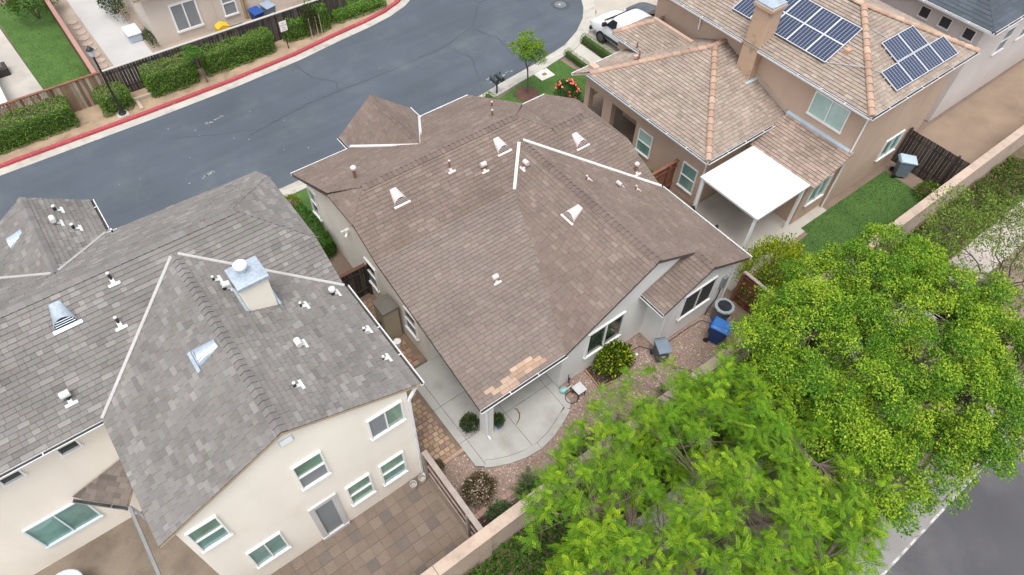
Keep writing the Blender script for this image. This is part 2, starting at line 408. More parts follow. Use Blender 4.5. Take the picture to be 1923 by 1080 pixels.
def strip(name, line, prof, mat, parent=None):
    """profile (offset to the left of the line, height) swept along the line"""
    n = len(prof); offs = [offset(line, d) for d, _ in prof]
    V = [(offs[j][i][0], offs[j][i][1], prof[j][1]) for i in range(len(line)) for j in range(n)]
    F = [(i*n+j, (i+1)*n+j, (i+1)*n+j+1, i*n+j+1) for i in range(len(line)-1) for j in range(n-1)]
    F += [tuple(range(n)), tuple(range((len(line)-1)*n, len(line)*n))[::-1]]
    return mesh(name, V, F, mat, parent)
def resample(line, step):
    out = []
    for a, b in zip(line, line[1:]):
        L = math.hypot(b[0]-a[0], b[1]-a[1]); k = max(1, int(L/step))
        out += [(a[0]+(b[0]-a[0])*i/k, a[1]+(b[1]-a[1])*i/k) for i in range(k)]
    return out + [line[-1]]
RED = M('red_kerb_paint', (.38, .062, .075), .7, (30, .12), (1.2, .18), mix=((.42, .30, .27), 9, .60, .68), streak=((.6, .6, .6), .25))
farv = [p for p in far if -6 < p[0] or True]
struct(strip('gutter_pan', resample(far, .8), [(0, -.03), (0, .0), (.44, .012), (.44, -.03)], CONCW))
kl = [p for p in resample(far, .5) if p[0] > -8 and p[1] < 45]
kerb = strip('kerb', resample(far, .8), [(.44, -.03), (.46, .112), (.5, .12), (.62, .12), (.62, -.03)], M('kerb_core', (.3, .1, .1), .9)); struct(kerb)
seg = 6
for i in range(0, len(kl)-1, seg):
    s = kl[i:i+seg+1]
    if len(s) < 2: continue
    (x0, y0), (x1, y1) = s[-2], s[-1]; L = math.hypot(x1-x0, y1-y0); s = s[:-1] + [(x1-(x1-x0)/L*.03, y1-(y1-y0)/L*.03)]
    strip('kerb_stone', s, [(.435, -.02), (.452, .125), (.49, .137), (.625, .134), (.635, -.02)], RED, kerb)
struct(strip('rolled_kerb', resample(near, .8), [(0, -.03), (0, .004), (-.10, .0), (-.38, .03), (-.52, .085), (-.70, .09), (-.70, -.03)], CONCW))
for i in range(2, 34, 3):                      # joints scored across the rolled kerb
    pass
sheet('planting_strip', [(-10, 31.34)] + offset(far, .62)[1:9] + [(17.6, 33.28), (-10, 33.28)], .10, DIRT)
sheet('planting_bend', [(14.52, 33.285), (17.75, 33.285)] + offset(far, .62)[9:13] + [(14.52, 37)], .10, DIRT)
# cracks and seams sealed across the street
CRK = M('tar_seam', (.052, .062, .074), .6, (30, .2), (2, .2))
def crack(pts, w=.022):
    pts = [Vector((x, y, 0)) for x, y in pts]; P = []
    for a, b in zip(pts, pts[1:]):
        k = max(2, int((b-a).length/.22)); side = (b-a).cross(Vector((0, 0, 1))).normalized()
        P += [a.lerp(b, i/k)+side*rng.uniform(-.05, .05) for i in range(k)]
    P.append(pts[-1]); V = []
    for i, p in enumerate(P):
        d = (P[min(i+1, len(P)-1)]-P[max(0, i-1)]).normalized(); s_ = Vector((-d.y, d.x, 0))*w*rng.uniform(.4, 1.3)
        V += [(p.x+s_.x, p.y+s_.y, -.007), (p.x-s_.x, p.y-s_.y, -.007)]
    mesh('crack', V, [(2*i, 2*i+1, 2*i+3, 2*i+2) for i in range(len(P)-1)], CRK, street)
crack([(6.0, 27.0), (9.5, 27.6), (14, 27.6), (17.5, 27.8), (19.8, 28.6), (21.5, 30.4), (23, 30.2), (25.3, 28.6)], .03)
crack([(19.6, 28.5), (20.2, 26.9), (20.0, 25.4), (19.7, 24.4)], .025)
crack([(17.5, 27.8), (18.0, 26.2), (17.4, 24.8), (16.8, 23.6)], .02)
crack([(10.2, 30.8), (10.4, 29.4), (11.2, 28.4), (11.0, 27.7)], .025)
crack([(21.5, 30.4), (21.0, 32.4), (20.4, 34)], .025)
crack([(3, 28.9), (4.5, 28.1), (6.5, 27.2)], .012)
# pale scuffs left on the street
SCUF = M('scuff', (.30, .30, .30), .9, (25, .3), (6, .3))
for cx, cy, L, w, a in ((5.2, 29.0, .95, .10, .1), (3.4, 25.6, .7, .05, .2), (18.3, 23.95, 1.6, .09, .12), (17.9, 24.2, .8, .06, .2)):
    for k in range(16):
        t = rng.uniform(-.5, .5)*L; o = rng.uniform(-w, w); x, y = cx+t*math.cos(a)-o*math.sin(a), cy+t*math.sin(a)+o*math.cos(a)
        r = [(x+rng.uniform(.01, .055)*math.cos(q)*1.8, y+rng.uniform(.01, .05)*math.sin(q), -.0075) for q in [2*math.pi*j/6 for j in range(6)]]
        mesh('scuff', r, [tuple(range(6))], SCUF, street)
for k in range(22):
    x, y = rng.uniform(-3, 14), rng.uniform(24.5, 30); r0 = rng.uniform(.012, .04)
    mesh('scuff', [(x+r0*rng.uniform(.5, 1.4)*math.cos(q), y+r0*rng.uniform(.5, 1.4)*math.sin(q), -.0075) for q in [2*math.pi*j/6 for j in range(6)]], [tuple(range(6))], SCUF, street)
mh = B(); mh.lathe([(.55, -.006), (.55, -.002), (.44, .0)], (25.2, 27.5, 0), 32)
mh = mh.build('manhole_cover', M('manhole_ring', (.06, .07, .08), .8), None); tag(mh, 'round manhole cover set in the asphalt of the street bend', 'manhole')
B().lathe([(.34, -.004), (.34, .004), (.10, .004), (.10, .008)], (25.2, 27.5, 0), 28).build('cover_plate', M('manhole_plate', (.14, .15, .16), .5, (20, .3), (5, .2)), mh)
B().lathe([(.07, .006), (.07, .011)], (25.15, 27.52, 0), 12).build('lid_badge', M('badge', (.45, .45, .45), .5), mh)

# road and pavement beyond the rear wall
CONCG = M('concrete_grey', (.25, .24, .235), .85, (70, .12), (.8, .14), (140, .3, .004))
sheet('road', [(-60, -40), (120, -40), (120, -2.42), (-60, -2.42)], -.012, ASPH2)
struct(B().box((-60, -2.42, -.03), (120, -1.42, .0)).build('gutter_apron', CONCG))
struct(B().box((-60, -2.45, -.02), (120, -2.38, .004)).build('road_edge_line', M('edge_line', (.58, .57, .55), .8, (14, .25), (1, .1), mix=((.26, .25, .25), 4, .42, .56))))
struct(B().box((-60, -1.42, -.03), (120, -1.27, .12)).build('road_kerb', CONCG))
pk = sheet('parkway', [(-60, -1.27), (120, -1.27), (120, 1.85), (-60, 1.85)], .08, M('parkway_soil', (.23, .18, .13), .95, (25, .3), (1, .3), (30, .7, .03)))
side = struct(B().box((-60, 1.85, -.02), (120, 3.2, .09)).build('footpath', M('footpath_joint', (.28, .25, .22), .9)))
FP = M('footpath_slab', (.42, .37, .335), .85, (70, .12), (.9, .12), (120, .3, .004), mix=((.36, .28, .22), 2.2, .52, .7))
for k in range(16): B().box((8+k*1.52, 1.87, .05), (9.5+k*1.52, 3.18, .10)).build('slab', FP, side)
sheet('slope_bed', [(-60, 3.2), (120, 3.2), (120, 5.1), (-60, 5.1)], .02, M('bed_soil', (.13, .10, .065), .95, (25, .3), (1, .3), (30, .7, .03)))

# main yard: gravel, concrete patio, paver path
GRAV = M('gravel_bed', (.29, .21, .172), .9, (55, .42), (2, .1), (60, 1, .03))
sheet('gravel_yard', [(3.7, 5.25), (16.2, 5.25), (16.2, 8.3), (8.9, 8.3), (5.0, 8.1), (3.7, 8.5)], -.004, GRAV)
def stones(name, pts, cols, rmin, rmax, z, mat):
    b = B()
    for (x, y), c in zip(pts, cols):
        r = rng.uniform(rmin, rmax); a = rng.uniform(0, 6.28); h = r*rng.uniform(.5, .8)
        V = [(x+r*rng.uniform(.7, 1.2)*math.cos(a+q*1.2566), y+r*rng.uniform(.7, 1.2)*math.sin(a+q*1.2566), z+h*rng.uniform(.1, .4)) for q in range(5)] + [(x, y, z+h)]
        b.add(V, [(q, (q+1) % 5, 5) for q in range(5)], c)
    return stuff(b.build(name, mat, cols=True))
STONE = M('pebble', attr=True, rough=.85, fine=(60, .12), big=(2, .05))
arc = [(8.98, 8.24)]
CX, CY, RR = 6.98, 9.1, 2.35
patio_out = [(9.0, 8.2), (9.0, 7.5), (8.78, 7.3), (8.3, 7.08), (7.7, 6.86), (7.1, 6.77), (6.5, 6.82), (5.95, 6.98), (5.5, 7.18), (5.2, 7.36), (4.98, 7.56)]
def inpoly(x, y, P):
    r = False; n = len(P)
    for i in range(n):
        (x0, y0), (x1, y1) = P[i], P[(i+1) % n]
        if (y0 > y) != (y1 > y) and x < (x1-x0)*(y-y0)/(y1-y0)+x0: r = not r
    return r
gp = [(3.75, 5.95), (16.1, 5.3), (16.1, 7.3), (12.9, 7.35), (12.9, 8.15), (9.05, 8.15)] + patio_out[1:] + [(5.0, 8.25), (3.75, 8.25)]
pts = []
while len(pts) < 9000:
    x, y = rng.uniform(3.7, 16.2), rng.uniform(5.3, 8.3)
    if inpoly(x, y, gp): pts.append((x, y))
gc = [(.41, .31, .26), (.29, .20, .16), (.21, .14, .115), (.52, .43, .37), (.34, .235, .19), (.26, .20, .175)]
stones('gravel', pts, [jit(rng.choice(gc), .2) for _ in pts], .012, .034, -.004, STONE)
patio = struct(B().prism([(x, y, -.03) for x, y in patio_out + [(4.98, 11.9), (9.0, 11.9)]], (0, 0, .038)).build('patio', M('patio_joint', (.12, .11, .10), .9)))
g_ = .012
def slab(P): B().prism([(x, y, .0) for x, y in P], (0, 0, .034)).build('slab', CONC, patio)
border = offset(patio_out, -.26)
border[0] = (8.74, 8.2)
inner = [p for p in border]
slab([(5.0, 8.52), (5.28, 8.52), (5.28, 10.02), (5.0, 10.02)]); slab([(5.0, 10.035), (5.28, 10.035), (5.28, 11.8), (5.0, 11.8)])
slab([(5.0, 7.58), (5.22, 7.40), (5.28, 7.42), (5.28, 8.505), (5.0, 8.505)])
slab([(5.295, 10.035), (6.9, 10.035), (6.9, 11.8), (5.295, 11.8)]); slab([(5.295, 8.52), (6.9, 8.52), (6.9, 10.02), (5.295, 10.02)])
slab([(6.915, 8.52), (8.66, 8.52), (8.66, 11.8), (6.915, 11.8)]); slab([(8.675, 8.52), (8.98, 8.52), (8.98, 11.8), (8.675, 11.8)])
A1 = [p for p in inner if p[0] < 6.9 and p[0] > 5.3]; A2 = [p for p in inner if 6.93 < p[0] < 8.62]
slab([(5.295, 8.505), (6.9, 8.505)] + [(6.9, 7.03)] + A1 + [(5.295, 7.45)])
slab([(6.915, 8.505), (8.66, 8.505), (8.66, 7.47)] + A2 + [(6.915, 7.03)])
slab([(8.675, 8.505), (8.98, 8.505), (8.98, 7.52), (8.80, 7.34), (8.675, 7.46)])
for i in range(2, len(patio_out)-2):
    a, b, c_, d = patio_out[i], patio_out[i+1], inner[i+1], inner[i]
    if i in (5,): pass
    q = .014 if i in (5,) else 0
    slab([(a[0]-q, a[1]), b, (c_[0], c_[1]-.014), (d[0]-q, d[1]-.014)])
PAV = M('paver', attr=True, rough=.9, fine=(40, .15), big=(2, .08), bump=(60, .4, .006))
def pavers(parent, x0, x1, y0, y1, w, d, cols, z=.0, skip=None, gap=.010, ang=0):
    nx, ny = int((x1-x0)/w), int((y1-y0)/d); k = 0
    for j in range(ny):
        off = (j % 2)*w*.5
        for i in range(nx):
            x, y = x0+i*w+off*.6, y0+j*d
            if skip and skip(x+w/2, y+d/2): continue
            t = rng.uniform(-.004, .004); b = B(); c = jit(rng.choice(cols), .16, .04)
            h = z+.03+t; e = .010
            x2, y2 = x+w-gap, y+d-gap
            b.add([(x, y, z-.02), (x2, y, z-.02), (x2, y2, z-.02), (x, y2, z-.02), (x+e, y+e, h), (x2-e, y+e, h), (x2-e, y2-e, h), (x+e, y2-e, h)],
                  [(4, 5, 6, 7), (0, 1, 5, 4), (1, 2, 6, 5), (2, 3, 7, 6), (3, 0, 4, 7)], c)
            b.build('paver', PAV, parent, cols=True); k += 1
    return k
path = sheet('side_path', [(3.6, 8.2), (5.0, 8.2), (5.0, 16), (5.9, 16), (5.9, 11.8), (3.6, 11.8)], .004, M('path_sand', (.20, .145, .105), .95, (60, .2), (2, .2)))
pc = [(.36, .24, .165), (.30, .20, .14), (.42, .30, .22), (.27, .19, .15), (.38, .26, .17)]
pavers(path, 3.62, 4.92, 8.35, 12.6, .20, .17, pc, .004)
pavers(path, 5.0, 5.86, 11.9, 15.6, .22, .2, [(.31, .20, .135), (.27, .18, .12), (.36, .24, .17)], .004)
B().box((4.2, 8.22, 0), (5.0, 8.34, .05)).build('edging', M('edge_paver', (.40, .27, .20), .9, (30, .2), (3, .15)), path)
# brick edging and mulch at the back of the yard
sheet('mulch_bed', [(3.72, 5.22), (6.1, 5.22), (6.0, 5.85), (3.72, 6.2)], .003, M('mulch', (.075, .045, .035), .95, (35, .4), (2, .2), (40, 1, .03)))
edge = struct(B().box((3.75, 6.14, -.02), (5.9, 6.3, .01)).build('edging_bed', LOT))
for k in range(12):
    x = 3.78+k*.178; B().box((x, 6.12+.02*math.sin(k*.6), -.01), (x+.165, 6.30+.02*math.sin(k*.6), .05), jit((.40, .26, .22), .12)).build('brick', PAV, edge, cols=True)

# neighbouring yards
gp_ = sheet('neighbour_patio', [(-14, 5.25), (3.55, 5.25), (3.55, 12.6), (-14, 12.6)], -.006, M('patio_brown', (.20, .16, .125), .9, (40, .15), (.8, .2), mix=((.13, .105, .08), .6, .48, .68)))
def chk(x, y): return not (-2.6 < x < 3.5 and 5.3 < y < 8.4)
for j in range(9):
    for i in range(18):
        x, y = -2.8+i*.345, 5.32+j*.345; dk = (i % 3 == 1 and j % 3 == 1)
        if x > 3.3 or y > 8.3: continue
        c = jit((.135, .112, .10) if dk else rng.choice([(.172, .134, .106), (.16, .124, .098), (.184, .143, .114)]), .07)
        b = B(); b.box((x, y, -.02), (x+.332, y+.332, .012+rng.uniform(0, .005)), c); b.build('paver', PAV, gp_, cols=True)

GRASS = M('grass_base', (.07, .14, .03), .95, (60, .35), (1.2, .2), (80, .8, .02))
def lawn(name, P, z, cols, dens=420, hmax=.06, parent=None):
    g = sheet(name, P, z, GRASS)
    xs, ys = [p[0] for p in P], [p[1] for p in P]
    n = int((max(xs)-min(xs))*(max(ys)-min(ys))*dens); q = nr.uniform((min(xs), min(ys)), (max(xs), max(ys)), (n, 2))
    q = np.array([p for p in q if inpoly(p[0], p[1], P)]); n = len(q)
    Pn = np.column_stack([q, np.full(n, z)]); T = np.column_stack([nr.normal(0, .55, (n, 2)), np.ones(n)])
    stuff(leafmesh('grass', Pn, T, rdir(n), nr.uniform(.03, hmax, n), .012, palette(cols, n, .25), LEAF))
    return g
GCOL = [(.09, .22, .04), (.07, .18, .035), (.12, .26, .055)]
lawn('front_lawn', [(16.9, 22.45), (18.4, 22.75), (19.75, 23.05), (20.55, 23.05), (21.6, 23.3), (21.7, 22.2), (22.1, 20.2), (18.5, 19.6), (16.3, 20.5)], .05, GCOL, 700)
lawn('side_lawn', [(5.9, 20.6), (13, 20.6), (13, 22.3), (5.9, 22.25)], .04, GCOL, 200)
lawn('neighbour_lawn', [(17.2, 5.5), (28.3, 5.5), (28.3, 8.0), (22.2, 8.0), (22.2, 7.6), (17.2, 7.4)], .0, [(.018, .065, .02), (.025, .08, .022), (.014, .05, .015)], 700)
lawn('back_lawn', [(-.55, 33.4), (1.55, 33.4), (1.55, 45), (-1.0, 45)], .1, [(.075, .18, .02), (.10, .22, .03), (.06, .15, .02)], 350, .08)
sheet('neighbour_terrace', [(17.2, 7.5), (24, 7.9), (24, 11.6), (17.2, 11.6)], -.004, M('terrace', (.40, .37, .33), .9, (60, .1), (1, .15)))
sheet('dirt_yard', [(29.4, 5.3), (60, 5.3), (60, 8.8), (29.4, 8.6)], -.004, M('orange_soil', (.25, .185, .135), .95, (40, .2), (.7, .2)))
sheet('driveway', [(24.0, 18.5), (29.5, 18.5), (31, 28), (27.6, 27.5), (26.3, 25.6), (24.2, 24.3)], .04, M('driveway_concrete', (.40, .365, .315), .9, (60, .08), (.8, .12)))
sheet('front_walk', [(22.35, 18.5), (23.5, 18.5), (23.5, 23.9), (22.35, 23.5)], .052, M('walk_concrete', (.45, .43, .385), .9, (60, .08), (.8, .1)))
# lots across the street
sheet('far_slab', [(-9, 33.3), (-.5, 33.3), (-1.2, 46), (-9, 46)], .105, M('far_slab_concrete', (.42, .39, .35), .9, (60, .06), (.5, .12), mix=((.34, .31, .27), .6, .5, .7)))
sheet('far_yard', [(1.7, 33.3), (14.5, 33.3), (14.5, 46), (1.7, 46)], .10, M('far_soil', (.33, .27, .22), .95, (40, .2), (.8, .25)))
sheet('far_walk', [(2.75, 34.0), (4.75, 34.0), (4.4, 46), (2.6, 46)], .108, M('far_walk_concrete', (.43, .42, .41), .85, (60, .05), (.5, .12)))
ss = M('step_stone', (.40, .31, .26), .9, (30, .15), (2, .15))
for k in range(9):
    y = 36.0+k*.62; r = rng.uniform(.2, .27); x = 2.28+rng.uniform(-.06, .06)
    o = B().lathe([(r, .09), (r*1.0, .135), (r*.93, .145)], (x, y, 0), 9, 1.1, .85).build('stepping_stone', ss); tag(o, 'round tan stepping stone beside the pale garden walk', 'stepping stone', 'stepping stones along the garden walk')

# ================================================================== MAIN HOUSE
MW = M('main_stucco', (.78, .775, .765), .92, (90, .05), (.7, .05), (180, .5, .006), mix=((.70, .69, .66), .5, .55, .8), streak=((1.6, 1.6, .2), .06))
MWB = M('main_stucco_beige', (.76, .715, .64), .92, (90, .05), (.7, .06), (180, .5, .006), streak=((1.6, 1.6, .2), .07))
MTRIM = M('brown_trim', (.10, .075, .065), .7, (30, .1), (1, .1))
mh_ = thing('house', 'single storey house with brown shingle roof between the grey roofed and the tile roofed houses', 'house', (11, 14, 0))
X, XR_ = 5.534, 13.93
YF, ZF, SF = 20.351, 2.803, .479
YR, ZR, SR = 15.979, 4.978, .534
YB, SL, YE = 13.84, .233, 8.04
ZB = ZR-SR*(YR-YB); ZE = ZB-SL*(YB-YE); ZC = 4.495
fz = lambda y: ZF+SF*(YF-y)
rz = lambda y: ZR-SR*(YR-y)
lz = lambda y: ZB-SL*(YB-y)
CXR, CZ, CSL, CSR = 12.52, 4.57, .575, .455
cl = lambda x: CZ-CSL*(CXR-x)
crz = lambda x: CZ-CSR*(x-CXR)
yF = lambda z: YF-(z-ZF)/SF
yR = lambda z: YR-(ZR-z)/SR
XG = 16.75; ZG = crz(XG)
yk = 8.0                                                    # rear rake
xv0 = CXR-(CZ-ZB)/CSL                                       # valley at the pitch break
xv1 = CXR-(CZ-ZE)/CSL
# right block
Y2, Z2 = 18.55, 2.80
f2 = lambda y: Z2+SF*(Y2-y)
y2r = (Z2+SF*Y2-ZR+SR*YR)/(SF+SR); z2r = f2(y2r)
XC2, ZC2 = 16.62, 3.70
# front gable
GX, GZ, GL, GRx = 9.62, 4.22, 8.08, 11.32
GE = 2.78; gs = (GZ-GE)/(GX-GL); gs2 = (GZ-GE)/(GRx-GX)
ygv = yF(GZ); yge = yF(GE+.0)
P_front = [(X, YF, ZF), (X, yF(ZC), ZC), (6.46, YR, ZR), (12.9, YR, ZR), (XR_, yF(ZC), ZC), (XR_, YF+.15, fz(YF+.15)), (GRx, YF+.05, fz(YF+.05)), (GX, ygv, GZ), (GL, YF+.05, fz(YF+.05))]
P_clipL = [(X, yF(ZC), ZC), (X, yR(ZC), ZC), (6.46, YR, ZR)]
P_clipR = [(XR_, yF(ZC), ZC), (12.9, YR, ZR), (XR_, yR(ZC), ZC)]
yvr = YR-(ZR-ZG)/SR
P_rear = [(X, yR(ZC), ZC), (X, YB, ZB), (xv0, YB, ZB), (CXR, yR(CZ), CZ), (XG, yvr, ZG), (XC2+.1, yvr+.2, rz(yvr+.2)), (XC2, yR(ZC2), ZC2), (15.61, y2r, z2r), (13.9, y2r, z2r), (XR_, yR(ZC), ZC), (12.9, YR, ZR), (6.46, YR, ZR)]
P_low = [(X, YB, ZB), (X, YE, ZE), (xv1, YE, ZE), (xv0, YB, ZB)]
P_cl = [(CXR, yk, CZ), (CXR, yR(CZ), CZ), (xv0, YB, ZB), (xv1, YE, ZE), (xv1, yk, ZE)]
XB, ZBr = 14.5, crz(14.5)
P_cr = [(CXR, yk, CZ), (XB, yk, ZBr), (XB, 7.15, ZBr), (XG, 7.15, ZG), (XG, yvr, ZG), (CXR, yR(CZ), CZ)]
P_bump = [(XB, 8.2, ZBr-.004), (XB, 7.15, ZBr-.004), (12.4, 7.15, 2.74), (12.4, 8.2, 2.74)]
P_f2 = [(XR_, Y2, Z2), (XC2, Y2, Z2), (XC2, Y2-(ZC2-Z2)/SF, ZC2), (15.61, y2r, z2r), (XR_, y2r, z2r)]
P_clip2 = [(XC2, Y2-(ZC2-Z2)/SF, ZC2), (15.61, y2r, z2r), (XC2, yR(ZC2), ZC2)]
P_gl = [(GX, 21.1, GZ), (GL, 21.25, GE), (GL, YF+.05, GE), (GX, ygv, GZ)]
P_gr = [(GX, 21.1, GZ), (GX, ygv, GZ), (GRx, YF+.05, GE), (GRx, 21.25, GE)]
planes = [P_front, P_clipL, P_clipR, P_rear, P_low, P_cl, P_cr, P_bump, P_f2, P_clip2, P_gl, P_gr]
roofM = deck(planes, MTRIM, mh_)
MB_ = (.174, .134, .112)
patch = [(6.1, 8.42), (6.45, 8.02), (7.0, 8.02), (7.1, 8.16), (8.15, 8.16), (8.3, 8.26), (7.95, 8.56), (7.45, 8.66), (6.95, 8.42), (6.6, 8.36)]
def mcol(p, r):
    if p.z < 2.75 and inpoly(p.x, p.y, patch): return jit(rng.choice([(.41, .285, .21), (.36, .25, .185), (.45, .33, .25)]), .08, .02)
    c = lerp(MB_, (.20, .157, .134), rng.random()*.6)
    if rng.random() < .12: c = lerp(c, (.25, .20, .172), .45)
    if rng.random() < .10: c = lerp(c, (.16, .125, .11), .35)
    if p.y < YB and p.x < xv1+(xv0-xv1)*(p.y-YE)/(YB-YE): c = lerp(c, (.225, .192, .172), .4)      # greyer colour imitates the paler sheen of the low slope at this angle
    return jit(c, .055, .02)
pcs = []
for pl in (P_front, P_clipL, P_clipR, P_rear, P_low, P_cl, P_cr, P_bump, P_f2, P_clip2, P_gl, P_gr):
    pcs += lay(pl, .143, .26, .36, .020, mcol, gap=.006)
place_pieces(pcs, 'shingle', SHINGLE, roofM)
capc = lambda p, i: jit((.165, .127, .11), .12, .02)
dn = lambda dx, dy, s: (dx, dy, -s)
ridge_caps((6.46, YR, ZR), (12.9, YR, ZR), dn(0, 1, SF), dn(0, -1, SR), roofM, capc, SHINGLE)
ridge_caps((CXR, yk, CZ), (CXR, yR(CZ)-.15, CZ), dn(-1, 0, CSL), dn(1, 0, CSR), roofM, capc, SHINGLE)
ridge_caps((13.95, y2r, z2r), (15.61, y2r, z2r), dn(0, 1, SF), dn(0, -1, SR), roofM, capc, SHINGLE)
hs_ = .5
for (a, b, d1, d2) in (((X, yF(ZC), ZC), (6.46, YR, ZR), dn(-1, 0, .52), dn(0, 1, SF)), ((X, yR(ZC), ZC), (6.46, YR, ZR), dn(-1, 0, .52), dn(0, -1, SR)),
                       ((XR_, yF(ZC), ZC), (12.9, YR, ZR), dn(1, 0, .47), dn(0, 1, SF)), ((XR_, yR(ZC), ZC), (12.9, YR, ZR), dn(1, 0, .47), dn(0, -1, SR)),
                       ((XC2, Y2-(ZC2-Z2)/SF, ZC2), (15.61, y2r, z2r), dn(1, 0, .75), dn(0, 1, SF)), ((XC2, yR(ZC2), ZC2), (15.61, y2r, z2r), dn(1, 0, .75), dn(0, -1, SR)),
                       ((GX, 21.1, GZ), (GX, ygv+.1, GZ), dn(-1, 0, gs), dn(1, 0, gs2)), ((XB, 7.16, ZBr), (XB, 7.98, ZBr), dn(-1, 0, .44), dn(1, 0, CSR))):
    ridge_caps(a, b, d1, d2, roofM, capc, SHINGLE, step=.2, w=.13)
WV = M('valley_white', (.58, .57, .55), .45, (20, .04), (1.5, .07))
valley((CXR-.10, yR(CZ)-.09, CZ-.04), (xv0, YB, ZB), (0, -SR, 1), (-CSL, 0, 1), mh_, WV, .06)
valley((CXR+.1, yR(CZ)-.08, CZ-.04), (XG, yvr, ZG), (0, -SR, 1), (CSR, 0, 1), mh_, WV, .06)
valley((GX+.06, ygv+.1, GZ-.05), (GRx, YF+.05, GE+.05), (0, SF, 1), (gs2, 0, 1), mh_, WV, .06)
valley((GX-.06, ygv+.1, GZ-.05), (GL, YF+.05, GE+.05), (0, SF, 1), (-gs, 0, 1), mh_, WV, .06)
gutter((X, YF, ZF-.01), (GL-.08, YF, ZF-.01), (0, 1, 0), mh_); gutter((GRx+.08, YF+.1, ZF-.06), (XR_, YF+.15, ZF-.07), (0, 1, 0), mh_)
gutter((X, YE, ZE), (xv1+.02, YE, ZE), (0, -1, 0), mh_); gutter((XG, 7.15, ZG), (XG, yvr, ZG), (1, 0, 0), mh_)
gutter((12.4, 7.15, 2.74), (12.4, 8.2, 2.74), (-1, 0, 0), mh_); gutter((GL, YF-.1, GE), (GL, 21.25, GE), (-1, 0, 0), mh_)
gutter((GRx, YF-.1, GE), (GRx, 21.25, GE), (1, 0, 0), mh_); gutter((XR_+.02, Y2, Z2), (XC2, Y2, Z2), (0, 1, 0), mh_)
# white rake line along the right gutter
# walls
wx = 5.93
walls(mh_, MWB, [([(wx, 20.1, 0), (wx, 20.1, 2.84), (wx, 16.4, 4.62), (wx, 15.46, 4.62), (wx, YB, ZB-.06), (wx, 11.8, lz(11.8)-.06), (wx, 11.8, 0)], (.15, 0, 0))])
walls(mh_, MW, [([(wx+.15, 20.1, 0), (13.6, 20.1, 0), (13.6, 20.1, 2.84), (wx+.15, 20.1, 2.84)], (0, -.15, 0)),
    ([(wx+.15, 11.8, 0), (9.15, 11.8, 0), (9.15, 11.8, 3.28), (wx+.15, 11.8, 3.28)], (0, .15, 0)),
    ([(9.0, 8.22, 0), (9.0, 11.8, 0), (9.0, 11.8, 2.48), (9.0, 8.22, 2.40)], (.15, 0, 0)),
    ([(9.15, 8.22, 0), (16.3, 8.22, 0), (16.3, 8.22, crz(16.3)-.07), (CXR, 8.22, CZ-.07), (9.15, 8.22, cl(9.15)-.07)], (0, .15, 0)),
    ([(12.94, 7.4, 0), (16.28, 7.4, 0), (16.28, 7.4, crz(16.28)-.07), (XB, 7.4, ZBr-.07), (12.94, 7.4, 2.90)], (0, .15, 0)),
    ([(12.94, 7.55, 0), (12.94, 8.22, 0), (12.94, 8.22, 2.90), (12.94, 7.55, 2.90)], (.15, 0, 0)),
    ([(16.3, 8.37, 0), (16.3, 18.2, 0), (16.3, 18.2, 2.82), (16.3, 16.4, 3.60), (16.3, 13.8, 3.58), (16.3, yvr, 2.50), (16.3, 8.37, 2.72)], (-.15, 0, 0)),
    ([(16.28, 7.55, 0), (16.28, 8.22, 0), (16.28, 8.22, 2.75), (16.28, 7.55, 2.75)], (-.15, 0, 0)),
    ([(13.6, 18.2, 0), (16.15, 18.2, 0), (16.15, 18.2, 2.85), (13.6, 18.2, 2.85)], (0, -.15, 0)),
    ([(13.6, 18.2, 0), (13.6, 20.1, 0), (13.6, 20.1, 2.84), (13.6, 18.2, 3.7)], (-.15, 0, 0)),
    ([(8.4, 20.95, 0), (11.0, 20.95, 0), (11.0, 20.95, GZ-gs2*1.38-.07), (GX, 20.95, GZ-.07), (8.4, 20.95, GZ-gs*1.22-.07)], (0, -.15, 0)),
    ([(8.4, 20.1, 0), (8.4, 20.8, 0), (8.4, 20.8, 2.9), (8.4, 20.1, 2.9)], (.15, 0, 0)), ([(11.0, 20.1, 0), (11.0, 20.8, 0), (11.0, 20.8, 2.9), (11.0, 20.1, 2.9)], (-.15, 0, 0))])
bevel(B().box((5.84, 8.19, 0), (6.17, 8.52, 2.40)).build('porch_column', MW, mh_), .015)
B().box((6.17, 8.22, 2.14), (9.0, 8.42, 2.40)).build('porch_beam', MW, mh_)
B().box((5.90, 8.52, 2.16), (6.08, 11.8, 2.42)).build('porch_beam', MW, mh_)
def downspout(path, parent, r=.04, mat=None):
    return B().tube(path, r, 4).build('downspout', mat or WMETAL, parent)
downspout([(5.70, 8.02, 2.38), (5.80, 8.10, 2.2), (5.86, 8.14, 2.05), (5.90, 8.145, .18), (5.93, 8.02, .07)], mh_)
downspout([(12.36, 7.25, 2.62), (12.62, 7.30, 2.52), (12.88, 7.36, 2.42), (12.90, 7.36, .08)], mh_)
downspout([(16.80, 7.25, 2.55), (16.55, 7.3, 2.48), (16.34, 7.36, 2.38), (16.34, 7.36, .1)], mh_)
DB = M('window_dim_room', (.035, .05, .045), .08, (5, .5), (1.6, .6), spec=.8)
window(mh_, 'x', wx, -1, 19.38, 20.05, .82, 2.28, 'h', (GLASS_G, GLASS_D), fw=.07)
window(mh_, 'x', wx, -1, 14.92, 15.72, .83, 2.08, 'h', (GLASS_D, SCREEN), fw=.045)
window(mh_, 'x', wx, -1, 12.28, 13.05, .83, 2.03, 'h', (GLASS_D, SCREEN), fw=.045)
window(mh_, 'y', 8.22, -1, 10.04, 11.72, .95, 2.36, 'v', (DB, DB), fw=.06)
window(mh_, 'y', 7.4, -1, 13.75, 15.40, 1.07, 2.40, 'v', (SCREEN_D, SCREEN_D), fw=.03)
